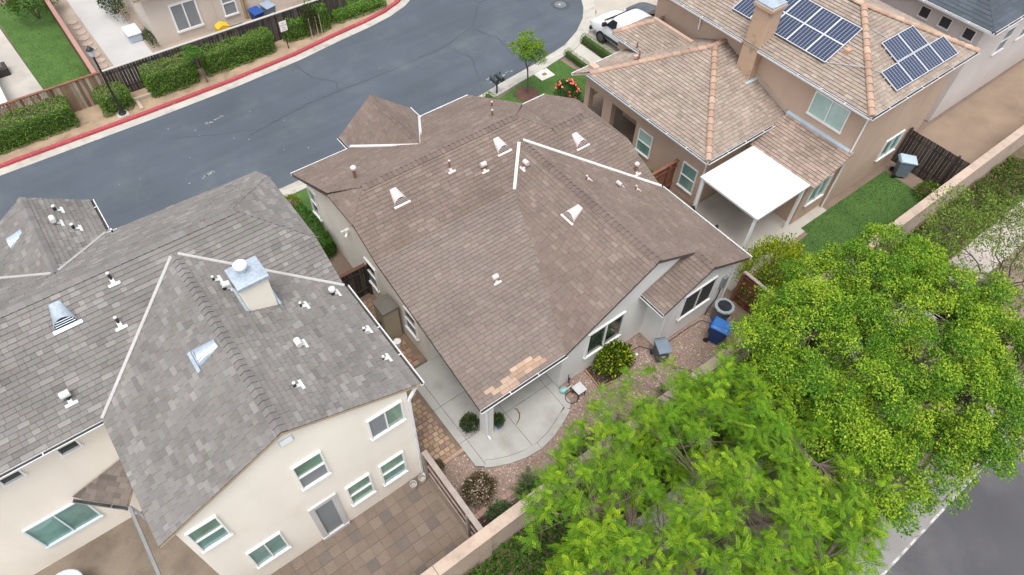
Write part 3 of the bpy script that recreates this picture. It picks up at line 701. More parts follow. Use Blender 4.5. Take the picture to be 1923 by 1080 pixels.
lt = B(); lt.box((5.78, 16.62, 2.58), (5.93, 16.74, 2.72)); fl = lt.build('wall_light', WHITE, mh_)
for dy in (-.08, .08): B().tube([(5.80, 16.68+dy, 2.62), (5.70, 16.68+dy*1.9, 2.54)], [.03, .05], 8).build('lamp_head', WHITE, fl)
mt = B().box((15.85, 7.28, 1.35), (16.05, 7.4, 1.95)).build('electric_meter', M('meter_grey', (.22, .24, .25), .5), mh_)
B().tube([(15.95, 7.34, 1.35), (15.93, 7.34, .7), (15.6, 7.34, .3), (15.5, 7.3, .02)], .018, 6).build('conduit', BLACK, mt)
BW = M('painted_pink_white', (.56, .48, .46), .5, (20, .06), (3, .08)); BP = M('vent_brown', (.22, .11, .085), .55, (20, .1), (3, .1)); BDK = M('louvre_dark', (.045, .03, .03), .7)
nR, dR = (0, -SR, 1), (0, -1, -SR); nF, dF = (0, SF, 1), (0, 1, -SF); nCL, dCL = (-CSL, 0, 1), (-1, 0, -CSL); nCR, dCR = (CSR, 0, 1), (1, 0, -CSR); nL, dL = (0, -SL, 1), (0, -1, -SL)
def on(f, x, y, ax): return (x, y, f(y) if ax == 'y' else f(x))
for x, y in ((7.35, 15.28), (11.70, 15.33), (14.66, 14.34)): hood_vent(on(rz, x, y, 'y'), nR, dR, mh_, BW, BDK)
hood_vent(on(cl, 11.95, 11.44, 'x'), nCL, dCL, mh_, BW, BDK)
pipe_vent(on(rz, 9.53, 15.36, 'y'), nR, dR, mh_, BP, BW, 'pipe', .36)
pipe_vent(on(rz, 10.64, 14.9, 'y'), nR, dR, mh_, BP, BW, 'tee', .2, .05)
pipe_vent(on(rz, 16.11, 12.5, 'y'), nR, dR, mh_, BP, BW, 'cap', .34, .05)
pipe_vent(on(cl, 12.02, 14.19, 'x'), nCL, dCL, mh_, BP, BW, 'tee', .2, .05)
pipe_vent(on(fz, 6.72, 17.05, 'y'), nF, dF, mh_, BP, BW, 'cap', .5, .055)
pipe_vent(on(fz, 13.3, 18.0, 'y'), nF, dF, mh_, BP, BW, 'pipe', .28); pipe_vent(on(fz, 12.6, 17.02, 'y'), nF, dF, mh_, BP, BW, 'pipe', .34)
pipe_vent(on(crz, 13.44, 12.49, 'x'), nCR, dCR, mh_, BP, BW, 'pipe', .2, .03); pipe_vent(on(crz, 14.6, 11.93, 'x'), nCR, dCR, mh_, BP, BW, 'tee', .15, .04); pipe_vent(on(crz, 15.2, 11.6, 'x'), nCR, dCR, mh_, BP, BW, 'pipe', .22, .03)
pipe_vent(on(lz, 8.52, 11.32, 'y'), nL, dL, mh_, BP, BW, 'tee', .16, .05)

# ================================================================== GREY ROOFED HOUSE
GW = M('cream_stucco', (.84, .785, .69), .92, (90, .05), (.6, .05), (180, .5, .006), mix=((.74, .62, .46), .45, .6, .85), streak=((1.6, 1.6, .2), .05))
GTR = M('fascia_tan', (.42, .33, .22), .7, (20, .1), (1, .1))
gh = thing('house', 'two storey cream house with mottled grey shingle roof and metal capped chimney', 'house', (0, 13, 0))
gX, gx, gz, gk = 3.864, .363, 6.876, 8.3
gsc, gsl, zm, ym, sf2, sr2, zc2 = .419, .464, 7.096, 15.18, .522, .586, 6.219
ze_ = gz-gsc*(gX-gx); Xl = -2.956; zl = gz-gsl*(gx-Xl); LX = -11
gr_ = lambda y: zm-sr2*(ym-y); gf = lambda y: zm-sf2*(y-ym); gcl = lambda x: gz-gsl*(gx-x); gcr = lambda x: gz-gsc*(x-gx)
yrr = lambda z: ym-(zm-z)/sr2; yff = lambda z: ym+(zm-z)/sf2
yfe = 18.15
dx0, dz0, dxl, dxr = -2.38, 6.5, -3.9, -.88; dze = 5.35; dsl = (dz0-dze)/(dx0-dxl)
yve = yfe
Q_cr = [(gx, gk, gz), (gX, gk, ze_), (gX, yrr(ze_), ze_), (gx, yrr(gz), gz)]
Q_cl = [(gx, gk, gz), (gx, yrr(gz), gz), (Xl, yrr(zl), zl), (Xl, gk, zl)]
Q_r = [(LX, yrr(zl), zl), (Xl, yrr(zl), zl), (gx, yrr(gz), gz), (gX, yrr(ze_), ze_), (gX, yrr(zc2), zc2), (2.24, ym, zm), (LX, ym, zm)]
Q_h = [(gX, yrr(zc2), zc2), (gX, yff(zc2), zc2), (2.24, ym, zm)]
Q_f = [(LX, ym, zm), (2.24, ym, zm), (gX, yff(zc2), zc2), (gX-.05, yfe-.25, gf(yfe-.25)), (dxr, yfe, gf(yfe)), (dx0, yff(dz0), dz0), (dxl, yfe, gf(yfe)), (LX, yfe, gf(yfe))]
ddr = gf(yfe)-.0
Q_dr = [(dx0, 19.85, dz0), (dx0, yff(dz0), dz0), (dxr, yfe, ddr), (dxr+.02, yfe, ddr-.01), (dxr+.02, 19.85, ddr-.01)]
Q_dr = [(dx0, 19.85, dz0), (dx0, yff(dz0), dz0), (dxr, yfe, ddr), (dxr, 19.85, ddr)]
Q_dl = [(dx0, 19.85, dz0), (dxl, 19.85, ddr), (dxl, yfe, ddr), (dx0, yff(dz0), dz0)]
qplanes = [Q_cr, Q_cl, Q_r, Q_h, Q_f, Q_dr, Q_dl]
# porch roof at the inner corner
pz0, pz1 = 2.62, 3.3
Q_p1 = [(-2.6, 12.45, 3.12), (-4.85, 12.45, 2.62), (-3.76, 11.3, 2.62), (-2.6, 11.0, 3.12)]
Q_p1 = [(-4.85, 12.45, 2.60), (-3.76, 11.32, 2.60), (-2.62, 12.45, 3.29)]
Q_p2 = [(-3.76, 11.32, 2.60), (-3.76, 5.6, 2.60), (-2.62, 5.6, 2.98), (-2.62, 12.45, 2.98)]
nn_ = (Vector(Q_p1[1])-Vector(Q_p1[0])).cross(Vector(Q_p1[2])-Vector(Q_p1[0]))
roofG = deck(qplanes + [Q_p1], GTR, gh, .09)
def gcol(p, r):
    t = rng.random()
    c = lerp((.172, .161, .151), (.205, .193, .182), t)
    if rng.random() < .12: c = lerp(c, (.27, .257, .243), .6)
    if rng.random() < .06: c = lerp(c, (.13, .122, .115), .5)
    return jit(c, .05, .012)
pcs = []
for pl in (Q_cr, Q_cl, Q_r, Q_h, Q_f, Q_dr, Q_dl): pcs += lay(pl, .14, .13, .34, .022, gcol, gap=.005)
pcs += lay(Q_p1, .14, .15, .34, .014, lambda p, r: jit(lerp((.12, .10, .09), (.19, .16, .14), rng.random()), .08), gap=.004)
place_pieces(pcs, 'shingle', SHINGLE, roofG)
cg = lambda p, i: jit((.19, .18, .172), .12, .02)
ridge_caps((LX+4, ym, zm), (2.24, ym, zm), dn(0, 1, sf2), dn(0, -1, sr2), roofG, cg, SHINGLE)
ridge_caps((gx, gk, gz), (gx, yrr(gz)-.1, gz), dn(-1, 0, gsl), dn(1, 0, gsc), roofG, cg, SHINGLE)
ridge_caps((gX, yff(zc2), zc2), (2.24, ym, zm), dn(1, 0, .54), dn(0, 1, sf2), roofG, cg, SHINGLE)
ridge_caps((gX, yrr(zc2), zc2), (2.24, ym, zm), dn(1, 0, .54), dn(0, -1, sr2), roofG, cg, SHINGLE)
ridge_caps((dx0, 19.85, dz0), (dx0, yff(dz0)+.1, dz0), dn(-1, 0, .6), dn(1, 0, .6), roofG, cg, SHINGLE)
GV = M('valley_grey', (.38, .365, .35), .5, (20, .08), (1.5, .1))
valley((gx-.08, yrr(gz)-.06, gz-.04), (Xl, yrr(zl), zl), (0, -sr2, 1), (-gsl, 0, 1), gh, GV, .045)
valley((gx+.1, yrr(gz)-.07, gz-.04), (gX, yrr(ze_), ze_), (0, -sr2, 1), (gsc, 0, 1), gh, GV, .045)
valley((dx0+.1, yff(dz0)+.1, dz0-.05), (dxr, yfe, ddr), (0, sf2, 1), (.65, 0, 1), gh, GV, .045)
valley((dx0-.1, yff(dz0)+.1, dz0-.05), (dxl, yfe, ddr), (0, sf2, 1), (-.65, 0, 1), gh, GV, .045)
gutter((gX, gk, ze_), (gX, yrr(ze_), ze_), (1, 0, 0), gh); gutter((LX, yrr(zl), zl), (Xl, yrr(zl), zl), (0, -1, 0), gh)
gutter((dxr, yfe+.2, ddr), (dxr, 19.85, ddr), (1, 0, 0), gh)
DGM = M('dull_gutter', (.20, .21, .215), .6, (20, .1), (2, .15)); gutter((-4.85, 12.4, 2.6), (-3.76, 11.32, 2.6), (-.7, -.7, 0), gh, DGM)
bd = B(); bd.box((-3.78, 5.7, 2.48), (-3.70, 11.3, 2.58)); bd.build('porch_beam', DGM, gh)
downspout([(-3.74, 11.3, 2.5), (-3.7, 11.28, 2.2), (-3.7, 11.28, .05)], gh, .045, GALV)
gw = 8.43
walls(gh, GW, [([(-2.6, gw, 0), (3.5, gw, 0), (3.5, gw, gcr(3.5)-.06), (gx, gw, gz-.06), (-2.6, gw, gcl(-2.6)-.06)], (0, .15, 0)),
    ([(3.5, gw+.15, 0), (3.5, 17.9, 0), (3.5, 17.9, 5.45), (3.5, 16.5, 6.12), (3.5, 14.0, 6.12), (3.5, 12.3, 5.28), (3.5, gw+.15, 5.42)], (-.15, 0, 0)),
    ([(-2.6, gw+.15, 0), (-2.6, 12.5, 0), (-2.6, 12.5, 5.4), (-2.6, gw+.15, 5.4)], (.15, 0, 0)),
    ([(LX, 12.5, 0), (-2.6, 12.5, 0), (-2.6, 12.5, 5.38), (LX, 12.5, 5.38)], (0, .15, 0)),
    ([(LX, 17.85, 0), (3.35, 17.85, 0), (3.35, 17.85, 5.5), (LX, 17.85, 5.5)], (0, -.15, 0)),
    ([(-3.6, 19.6, 0), (-1.15, 19.6, 0), (-1.15, 19.6, 5.55), (dx0, 19.6, dz0-.07), (-3.6, 19.6, 5.55)], (0, -.15, 0)),
    ([(-1.15, 18.0, 0), (-1.15, 19.45, 0), (-1.15, 19.45, 5.5), (-1.15, 18.0, 5.5)], (-.15, 0, 0))])
downspout([(gX+.06, gk+.12, ze_-.1), (3.72, gk+.1, ze_-.25), (3.55, gk+.06, ze_-.42), (3.50, gk+.08, ze_-.6), (3.49, gk+.08, .1), (3.55, gk-.05, .04)], gh, .05)
window(gh, 'y', gw, -1, 2.26, 3.30, 4.0, 5.04, 'v', (SCREEN, GLASS_G))
window(gh, 'y', gw, -1, .17, .96, 3.68, 5.02, 'h', (GLASS_G, SCREEN))
window(gh, 'y', gw, -1, 2.22, 3.03, .92, 2.29, 'h', (GLASS_G, GLASS_T)); window(gh, 'y', gw, -1, 1.15, 1.91, .97, 2.28, 'h', (GLASS_G, GLASS_G))
window(gh, 'y', gw, -1, -2.47, -1.73, 3.75, 5.01, 'h', (GLASS_G, GLASS_T)); window(gh, 'y', gw, -1, -1.81, -.84, 1.05, 2.25, 'v', (GLASS_T, GLASS_T))
window(gh, 'y', 12.5, -1, -4.29, -3.77, 4.43, 4.88, None, (GLASS_D,)); window(gh, 'y', 12.5, -1, -5.62, -5.1, 4.47, 4.92, None, (GLASS_D,))
window(gh, 'y', 12.5, -1, -6.28, -4.75, 1.0, 2.3, 'v', (GLASS_T, GLASS_T), frame=M('pale_blue_frame', (.62, .70, .74), .5))
dr = window(gh, 'y', gw, -1, .02, .86, .06, 2.40, None, (SCREEN,), fw=.16, frame=M('door_frame_grey', (.52, .51, .50), .6)); dr.name = 'door'
gv = B().box((.20, gw-.03, 6.18), (.54, gw+.01, 6.40)).build('gable_vent', M('vent_blue', (.42, .52, .60), .5), gh)
for k in range(4): B().box((.22, gw-.05, 6.20+k*.05), (.52, gw-.03, 6.225+k*.05)).build('slat', WHITE, gv)
# chimney with sheet metal cap
chim = bevel(B().box((1.22, 12.13, 5.9), (1.95, 12.82, 7.40)).build('chimney', M('chimney_cream', (.78, .73, .63), .9, (90, .04), (1, .05), (150, .4, .005)), gh), .01)
cpb = B(); cpb.prism([(1.17, 12.07, 7.40), (2.0, 12.07, 7.40), (2.0, 12.88, 7.40), (1.17, 12.88, 7.40)], (0, 0, .10)); cpb.add([(1.17, 12.07, 7.503), (2.0, 12.07, 7.503), (2.0, 12.88, 7.503), (1.17, 12.88, 7.503), (1.585, 12.475, 7.55)], [(0, 1, 4), (1, 2, 4), (2, 3, 4), (3, 0, 4)]); cpb.build('chimney_cap', GALV, chim)
B().lathe([(.18, 7.52), (.17, 7.56), (.13, 7.565), (.13, 7.74)], (1.52, 12.55, 0), 18).build('flue', GALV, chim)
B().lathe([(.13, 7.735), (.17, 7.74), (.17, 7.80), (.16, 7.815), (.02, 7.82)], (1.52, 12.55, 0), 20).build('flue_cap', WMETAL, chim)
for xx in (1.14, 1.96):
    B().prism([(xx, 12.02, gcr(xx)+.02), (xx+.07, 12.02, gcr(xx+.07)+.02), (xx+.07, 12.9, gcr(xx+.07)+.02), (xx, 12.9, gcr(xx)+.02)], (0, 0, .16)).build('flashing', GALV, chim)
nR2, dR2 = (0, -sr2, 1), (0, -1, -sr2); ncl, dcl = (-gsl, 0, 1), (-1, 0, -gsl); ncr, dcr = (gsc, 0, 1), (1, 0, -gsc); nF2, dF2 = (0, sf2, 1), (0, 1, -sf2)
hood_vent(on(gr_, -2.6, 14.6, 'y'), nR2, dR2, gh, GALV, DARKV, 1.05); hood_vent(on(gcl, -.15, 11.5, 'x'), ncl, dcl, gh, GALV, DARKV, 1.05)
hood_vent((-2.95, 18.75, dz0-dsl*.57+.0), (-dsl, 0, 1), (-1, 0, -dsl), gh, GALV, DARKV, .95)
WP = M('flashing_white', (.60, .60, .59), .55, (20, .1), (3, .1)); BK = M('pipe_black', (.03, .03, .032), .5)
for (f_, x, y, ax, n_, d_, kd, h_, r_) in ((gr_, -1.22, 14.85, 'y', nR2, dR2, 'pipe', .26, .035), (gr_, -1.58, 13.9, 'y', nR2, dR2, 'pipe', .24, .035), (gr_, -3.36, 12.9, 'y', nR2, dR2, 'tee', .22, .05),
        (gcr, .89, 13.49, 'x', ncr, dcr, 'pipe', .18, .03), (gcr, 1.0, 13.1, 'x', ncr, dcr, 'lean', .2, .05), (gcr, 2.44, 11.88, 'x', ncr, dcr, 'pipe', .2, .03), (gcr, 1.8, 10.6, 'x', ncr, dcr, 'tee', .16, .045),
        (gcr, 1.16, 9.4, 'x', ncr, dcr, 'pipe', .2, .035), (gcr, 3.5, 10.5, 'x', ncr, dcr, 'pipe', .16, .03), (gcr, 3.45, 9.4, 'x', ncr, dcr, 'pipe', .16, .03), (gcr, 3.42, 12.08, 'x', ncr, dcr, 'cap', .2, .05)):
    pipe_vent(on(f_, x, y, ax), n_, d_, gh, BK, WP, kd, h_, r_)
ds2 = (dz0-ddr)/(dxr-dx0); fdr = lambda x: dz0-ds2*(x-dx0)
for x, y, k in ((-1.75, 19.25, 'pipe'), (-1.9, 18.6, 'tee'), (-1.55, 18.35, 'pipe')): pipe_vent((x, y, fdr(x)), (ds2, 0, 1), (1, 0, -ds2), gh, BK, WP, k, .2, .04)
pipe_vent((-.72, 17.9, gf(17.9)), nF2, dF2, gh, BK, WP, 'pipe', .14, .03)

# ================================================================== TAN TILE ROOFED HOUSE
TW = M('tan_stucco', (.49, .36, .275), .92, (90, .05), (.6, .07), (180, .5, .006), mix=((.45, .32, .24), .5, .56, .8), streak=((1.6, 1.6, .2), .07))
TTR = M('tan_trim', (.40, .32, .255), .8, (20, .1), (1, .1))
tt = thing('house', 'two storey tan stucco house with brown tile roof and solar panels', 'house', (25, 14, 0))
LXe, LZ, LS = 19.05, 2.9, .355
lp = lambda x: LZ+LS*(x-LXe)
ys, yfr, yrd, zrd, xap = 11.37, 19.15, 15.35, 4.4, 23.27
UX, UZ, UY, UXR, US = 23.45, 5.2, 8.03, 30.85, .4
uxr = 27.15; uzr = UZ+US*(uxr-UX); uya = UY+(uxr-UX)
R_l = [(LXe, ys, LZ), (xap, yrd, zrd), (LXe, 18.55, LZ)]
R_s = [(LXe, ys, LZ), (24.0, ys, LZ), (24.0, yrd, zrd), (xap, yrd, zrd)]
R_f = [(LXe, 18.55, LZ), (xap, yrd, zrd), (24.0, yrd, zrd), (24.0, yfr, LZ-.22), (18.7, yfr, LZ-.22)]
R_ul = [(UX, UY, UZ), (uxr, uya, uzr), (uxr, 20.2, uzr), (UX, 20.2, UZ)]
R_us = [(UX, UY, UZ), (UXR, UY, UZ), (uxr, uya, uzr)]
R_ur = [(UXR, UY, UZ), (UXR, 20.2, UZ), (uxr, 20.2, uzr), (uxr, uya, uzr)]
R_sh = [(23.95, 11.35, 3.15), (21.75, 11.35, 2.45), (21.75, 8.1, 2.45), (23.95, 8.1, 3.15)]
R_g1 = [(21.42, 19.7, 3.5), (23.0, 18.95, 4.05), (23.0, 17.05, 4.05), (21.42, 18.0, 3.5)]
R_g1 = [(21.67, 19.9, 3.3), (23.2, 18.9, 3.84), (23.2, 16.6, 3.84), (21.67, 17.75, 3.3)]
R_g2 = [(21.67, 19.9, 3.3), (23.95, 19.9, 3.3), (23.95, 18.9, 3.84), (23.2, 18.9, 3.84)]
roofT = deck([R_l, R_s, R_f, R_ul, R_us, R_ur, R_sh, R_g1, R_g2], TTR, tt, .09)
def tcol(p, r):
    c = lerp((.285, .228, .186), (.335, .274, .228), rng.random())
    if rng.random() < .10: c = lerp(c, (.39, .33, .28), .5)
    if rng.random() < .10: c = lerp(c, (.22, .18, .155), .5)
    return jit(c, .05, .02)
pcs = []
for pl in (R_l, R_s, R_f, R_ul, R_us, R_ur, R_g1, R_g2): pcs += lay(pl, .155, .20, .34, .026, tcol, gap=.007)
pcs += lay(R_sh, .155, .20, .34, .026, lambda p, r: jit(lerp((.26, .195, .16), (.36, .28, .23), rng.random()), .08), gap=.008)
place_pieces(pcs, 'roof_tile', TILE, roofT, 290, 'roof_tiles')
rc = lambda p, i: jit(lerp((.37, .245, .18), (.46, .325, .25), rng.random()), .09, .03)
barrel_caps((LXe, ys, LZ+.03), (xap, yrd, zrd+.04), roofT, rc); barrel_caps((LXe+.05, 18.5, LZ+.03), (xap, yrd, zrd+.04), roofT, rc); barrel_caps((xap, yrd, zrd+.04), (23.9, yrd, zrd+.04), roofT, rc)
barrel_caps((UX, UY, UZ+.03), (uxr, uya, uzr+.05), roofT, rc); barrel_caps((UXR, UY, UZ+.03), (uxr, uya, uzr+.05), roofT, rc); barrel_caps((uxr, uya, uzr+.05), (uxr, 20, uzr+.05), roofT, rc)
barrel_caps((21.7, 19.88, 3.32), (23.2, 18.9, 3.87), roofT, rc)
gutter((LXe, ys, LZ), (LXe, 18.55, LZ), (-1, 0, 0), tt); gutter((LXe, ys, LZ), (23.9, ys, LZ), (0, -1, 0), tt); gutter((18.7, yfr, LZ-.22), (24, yfr, LZ-.22), (0, 1, 0), tt, WHITE)
gutter((UX, UY, UZ), (UX, 13.38, UZ), (-1, 0, 0), tt); gutter((UX, 14.25, UZ), (UX, 20.2, UZ), (-1, 0, 0), tt); gutter((UX, UY, UZ), (UXR, UY, UZ), (0, -1, 0), tt); gutter((21.67, 17.85, 3.3), (21.67, 19.9, 3.3), (-1, 0, 0), tt)
ty = 11.62
wl = 19.45
P_ = lambda y0, y1, z0, z1: ([(wl, y0, z0), (wl, y1, z0), (wl, y1, z1), (wl, y0, z1)], (.3, 0, 0))
walls(tt, TW, [P_(ty, 15.62, 0, 2.98), P_(15.62, 17.2, 1.95, 2.98), P_(17.2, 17.75, 0, 2.98), P_(17.75, 18.7, 1.95, 2.98), P_(18.7, 19.0, 0, 2.98),
    ([(19.75, 18.7, 1.95), (24, 18.7, 1.95), (24, 18.7, 2.75), (19.75, 18.7, 2.75)], (0, .3, 0)),
    ([(21.2, 15.6, 0), (21.2, 18.0, 0), (21.2, 18.0, 3.3), (21.2, 15.6, 3.3)], (.2, 0, 0)),
    ([(wl+.3, 15.4, 0), (21.4, 15.4, 0), (21.4, 15.4, 3.0), (wl+.3, 15.4, 3.0)], (0, .2, 0)),
    ([(wl+.3, ty, 0), (24, ty, 0), (24, ty, 2.98), (wl+.3, ty, 2.98)], (0, .2, 0)),
    ([(23.95, 8.3, 0), (23.95, 19.5, 0), (23.95, 19.5, 5.3), (23.95, 8.3, 5.3)], (.2, 0, 0)),
    ([(24.15, 8.3, 0), (30.5, 8.3, 0), (30.5, 8.3, 5.3), (24.15, 8.3, 5.3)], (0, .2, 0)),
    ([(30.5, 8.5, 0), (30.5, 19.5, 0), (30.5, 19.5, 5.3), (30.5, 8.5, 5.3)], (-.2, 0, 0)), ([(24.15, 19.5, 0), (30.3, 19.5, 0), (30.3, 19.5, 5.3), (24.15, 19.5, 5.3)], (0, -.2, 0)),
    ([(22.0, 8.4, 0), (23.95, 8.4, 0), (23.95, 8.4, 3.05), (22.0, 8.4, 2.45)], (0, .2, 0)), ([(22.0, 8.6, 0), (22.0, ty, 0), (22.0, ty, 2.45), (22.0, 8.6, 2.45)], (.2, 0, 0)),
    ([(21.95, 17.9, 2.5), (21.95, 19.7, 2.5), (21.95, 19.7, 3.32), (21.95, 17.9, 3.32)], (.2, 0, 0)), ([(22.15, 19.5, 0), (23.9, 19.5, 0), (23.9, 19.5, 3.35), (22.15, 19.5, 3.35)], (0, .2, 0)),
    ([(23.2, 16.55, 3.2), (23.2, 18.95, 3.2), (23.2, 18.95, 4.0), (23.2, 16.55, 4.0)], (.16, 0, 0))])
B().obox((23.94, 8.3, 3.12), (0, 3.1, 0), (-.16, 0, -.03), (0, 0, .09)).build('flashing', M('flashing_blue_grey', (.40, .47, .52), .5, (20, .1), (2, .1)), tt)
B().obox((23.9, 11.45, 3.0), (0, 2.1, .74), (.06, 0, 0), (0, 0, .22)).build('wall_trim', TTR, tt)
window(tt, 'x', wl, -1, 11.88, 12.7, .50, 1.80, 'h', (GLASS_T, GLASS_T)); window(tt, 'x', wl, -1, 14.52, 15.36, .62, 1.80, 'h', (GLASS_L, GLASS_T))
window(tt, 'x', 23.95, -1, 8.98, 10.62, 3.6, 4.68, 'v', (GLASS_L, GLASS_L))
window(tt, 'y', 8.3, -1, 27.3, 28.7, .9, 2.0, 'v', (GLASS_T, GLASS_T)); window(tt, 'y', 8.4, -1, 22.4, 23.6, .9, 2.1, 'v', (GLASS_T, GLASS_T)); window(tt, 'y', 8.3, -1, 26.0, 26.7, 4.7, 5.0, None, (GLASS_D,)); window(tt, 'y', 8.3, -1, 24.4, 25.0, 4.7, 5.0, None, (GLASS_D,))
downspout([(UX+.0, UY+.1, UZ-.1), (23.7, 8.2, UZ-.3), (23.9, 8.25, UZ-.5), (23.9, 8.25, 3.2), (23.9, 8.25, .1)], tt); downspout([(LXe, ys+.05, LZ-.1), (19.3, ys+.15, LZ-.3), (19.40, ty-.02, LZ-.45), (19.40, ty-.02, .1)], tt)
downspout([(UX, 16.8, UZ-.1), (23.88, 16.85, UZ-.4), (23.9, 16.85, 4.2)], tt, .045)
cw = M('chimney_tan', (.46, .32, .225), .92, (60, .06), (1, .1), (150, .5, .006), mix=((.22, .16, .12), 2.2, .58, .78))
c2 = B(); c2.box((23.48, 13.42, 3.2), (24.3, 14.2, 6.75)); c2.box((23.41, 13.35, 6.75), (24.37, 14.27, 6.9)); c2 = bevel(c2.build('chimney', cw, tt), .015)
B().box((23.44, 13.38, 6.9), (24.34, 14.24, 6.98)).build('chimney_cap', GALV, c2)
B().box((23.2, 13.25, 3.62), (24.0, 13.42, 3.70)).build('flashing', MATS['flashing_blue_grey'], c2)
for x, y in ((20.9, 17.4), (21.7, 18.3)): pipe_vent((x, y, LZ+.38*(yfr-y)-.0), (0, .4, 1), (0, 1, -.4), tt, BP, BP, 'pipe', .35, .035)
# solar panels
PVC = bpy.data.materials.new('solar_cells'); PVC.use_nodes = True
def pv_nodes():
    nt = PVC.node_tree; N = nt.nodes; L = nt.links; b = N['Principled BSDF']; b.inputs['Roughness'].default_value = .12; b.inputs['Specular IOR Level'].default_value = .7
    uvn = N.new('ShaderNodeAttribute'); uvn.attribute_name = 'cell'; sp = N.new('ShaderNodeSeparateXYZ'); L.new(uvn.outputs['Vector'], sp.inputs[0])
    def line(sock, n, w):
        m = N.new('ShaderNodeMath'); m.operation = 'MULTIPLY'; m.inputs[1].default_value = n; L.new(sock, m.inputs[0])
        f = N.new('ShaderNodeMath'); f.operation = 'FRACT'; L.new(m.outputs[0], f.inputs[0])
        s = N.new('ShaderNodeMath'); s.operation = 'SUBTRACT'; s.inputs[1].default_value = .5; L.new(f.outputs[0], s.inputs[0])
        a = N.new('ShaderNodeMath'); a.operation = 'ABSOLUTE'; L.new(s.outputs[0], a.inputs[0])
        g = N.new('ShaderNodeMath'); g.operation = 'GREATER_THAN'; g.inputs[1].default_value = .5-w; L.new(a.outputs[0], g.inputs[0]); return g.outputs[0], a.outputs[0]
    lx, ax = line(sp.outputs[0], 6, .06); ly, ay = line(sp.outputs[1], 10, .045)
    ad = N.new('ShaderNodeMath'); ad.operation = 'ADD'; L.new(ax, ad.inputs[0]); L.new(ay, ad.inputs[1])
    cn = N.new('ShaderNodeMath'); cn.operation = 'GREATER_THAN'; cn.inputs[1].default_value = .83; L.new(ad.outputs[0], cn.inputs[0])
    mxx = N.new('ShaderNodeMath'); mxx.operation = 'MAXIMUM'; L.new(lx, mxx.inputs[0]); L.new(cn.outputs[0], mxx.inputs[1])
    ly2 = N.new('ShaderNodeMath'); ly2.operation = 'MULTIPLY'; ly2.inputs[1].default_value = .35; L.new(ly, ly2.inputs[0])
    m2 = N.new('ShaderNodeMath'); m2.operation = 'MAXIMUM'; L.new(mxx.outputs[0], m2.inputs[0]); L.new(ly2.outputs[0], m2.inputs[1])
    nz = N.new('ShaderNodeTexNoise'); nz.inputs['Scale'].default_value = 9; rp = N.new('ShaderNodeMix'); rp.data_type = 'RGBA'; L.new(nz.outputs['Fac'], rp.inputs[0])
    rp.inputs[6].default_value = (.013, .020, .048, 1); rp.inputs[7].default_value = (.022, .032, .072, 1)
    mx = N.new('ShaderNodeMix'); mx.data_type = 'RGBA'; L.new(m2.outputs[0], mx.inputs[0]); L.new(rp.outputs[2], mx.inputs[6]); mx.inputs[7].default_value = (.25, .29, .36, 1)
    L.new(mx.outputs[2], b.inputs['Base Color'])
pv_nodes()
ALU = M('aluminium_frame', (.70, .72, .75), .35, (20, .04), (2, .05), metal=.3)
def panel(o, u, v, n):
    o, u, v, n = map(Vector, (o, u, v, n)); n.normalize(); o = o+n*.11
    uu, vv = u.normalized(), v.normalized(); w = .022; b = B()
    b.obox(o, u, vv*w, n*.04); b.obox(o+v-vv*w, u, vv*w, n*.04); b.obox(o+vv*w, uu*w, v-2*vv*w, n*.04); b.obox(o+u-uu*w+vv*w, uu*w, v-2*vv*w, n*.04)
    fr = b.build('solar_panel', ALU, tt)
    i0 = o+uu*w+vv*w+n*.012; ui, vi = u-uu*2*w, v-vv*2*w
    me = bpy.data.meshes.new('cell_sheet'); P = [i0, i0+ui, i0+ui+vi, i0+vi]; P += [p-n*.02 for p in P]
    me.from_pydata([tuple(p+n*.02) for p in P], [], [(0, 1, 2, 3), (7, 6, 5, 4), (0, 4, 5, 1), (1, 5, 6, 2), (2, 6, 7, 3), (3, 7, 4, 0)])
    at = me.attributes.new('cell', 'FLOAT_VECTOR', 'POINT'); at.data.foreach_set('vector', [0, 0, 0, 1, 0, 0, 1, 1, 0, 0, 1, 0]*2)
    me.materials.append(PVC); link(bpy.data.objects.new('cell_sheet', me), fr)
    rl = B(); rl.obox(o-n*.09+v*.3, u, vv*.04, n*.085); rl.obox(o-n*.09+v*.7, u, vv*.04, n*.085); rl.build('mounting_rail', ALU, fr)
nU = (-US, 0, 1); nS = (0, -US, 1)
for i in range(5):
    for j in range(2):
        y = 15.68-i*.955; x = 24.27+j*.965
        panel((x, y, UZ+US*(x-UX)), (0, -.945, 0), (.955, 0, .382), nU)
for i in range(4):
    x = 25.27+i*1.085; panel((x, 8.33, UZ+US*(8.33-UY)), (1.07, 0, 0), (0, .87, .348), nS)
for i in range(2):
    x = 26.37+i*1.085; panel((x, 9.22, UZ+US*(9.22-UY)), (1.07, 0, 0), (0, .9, .36), nS)
cdt = [(27.2, 10.98, 5.2+.4*(10.98-8.03)+.06)]
B().tube([(26.55, 10.75, UZ+US*(10.75-UY)+.06), (26.9, 10.2, UZ+US*(10.2-UY)+.06)], .015, 6).build('conduit', GALV, tt)
B().tube([(24.3, 10.95, UZ+US*(24.3-UX)+.08), (24.9, 9.6, UZ+US*(24.9-UX)+.12), (25.3, 9.2, 5.75)], .013, 6).build('conduit', GALV, tt)
B().box((25.0, 10.55, UZ+US*1.55), (25.25, 10.75, UZ+US*1.8+.12)).build('roof_vent', M('clay_vent', (.48, .30, .20), .8), tt)
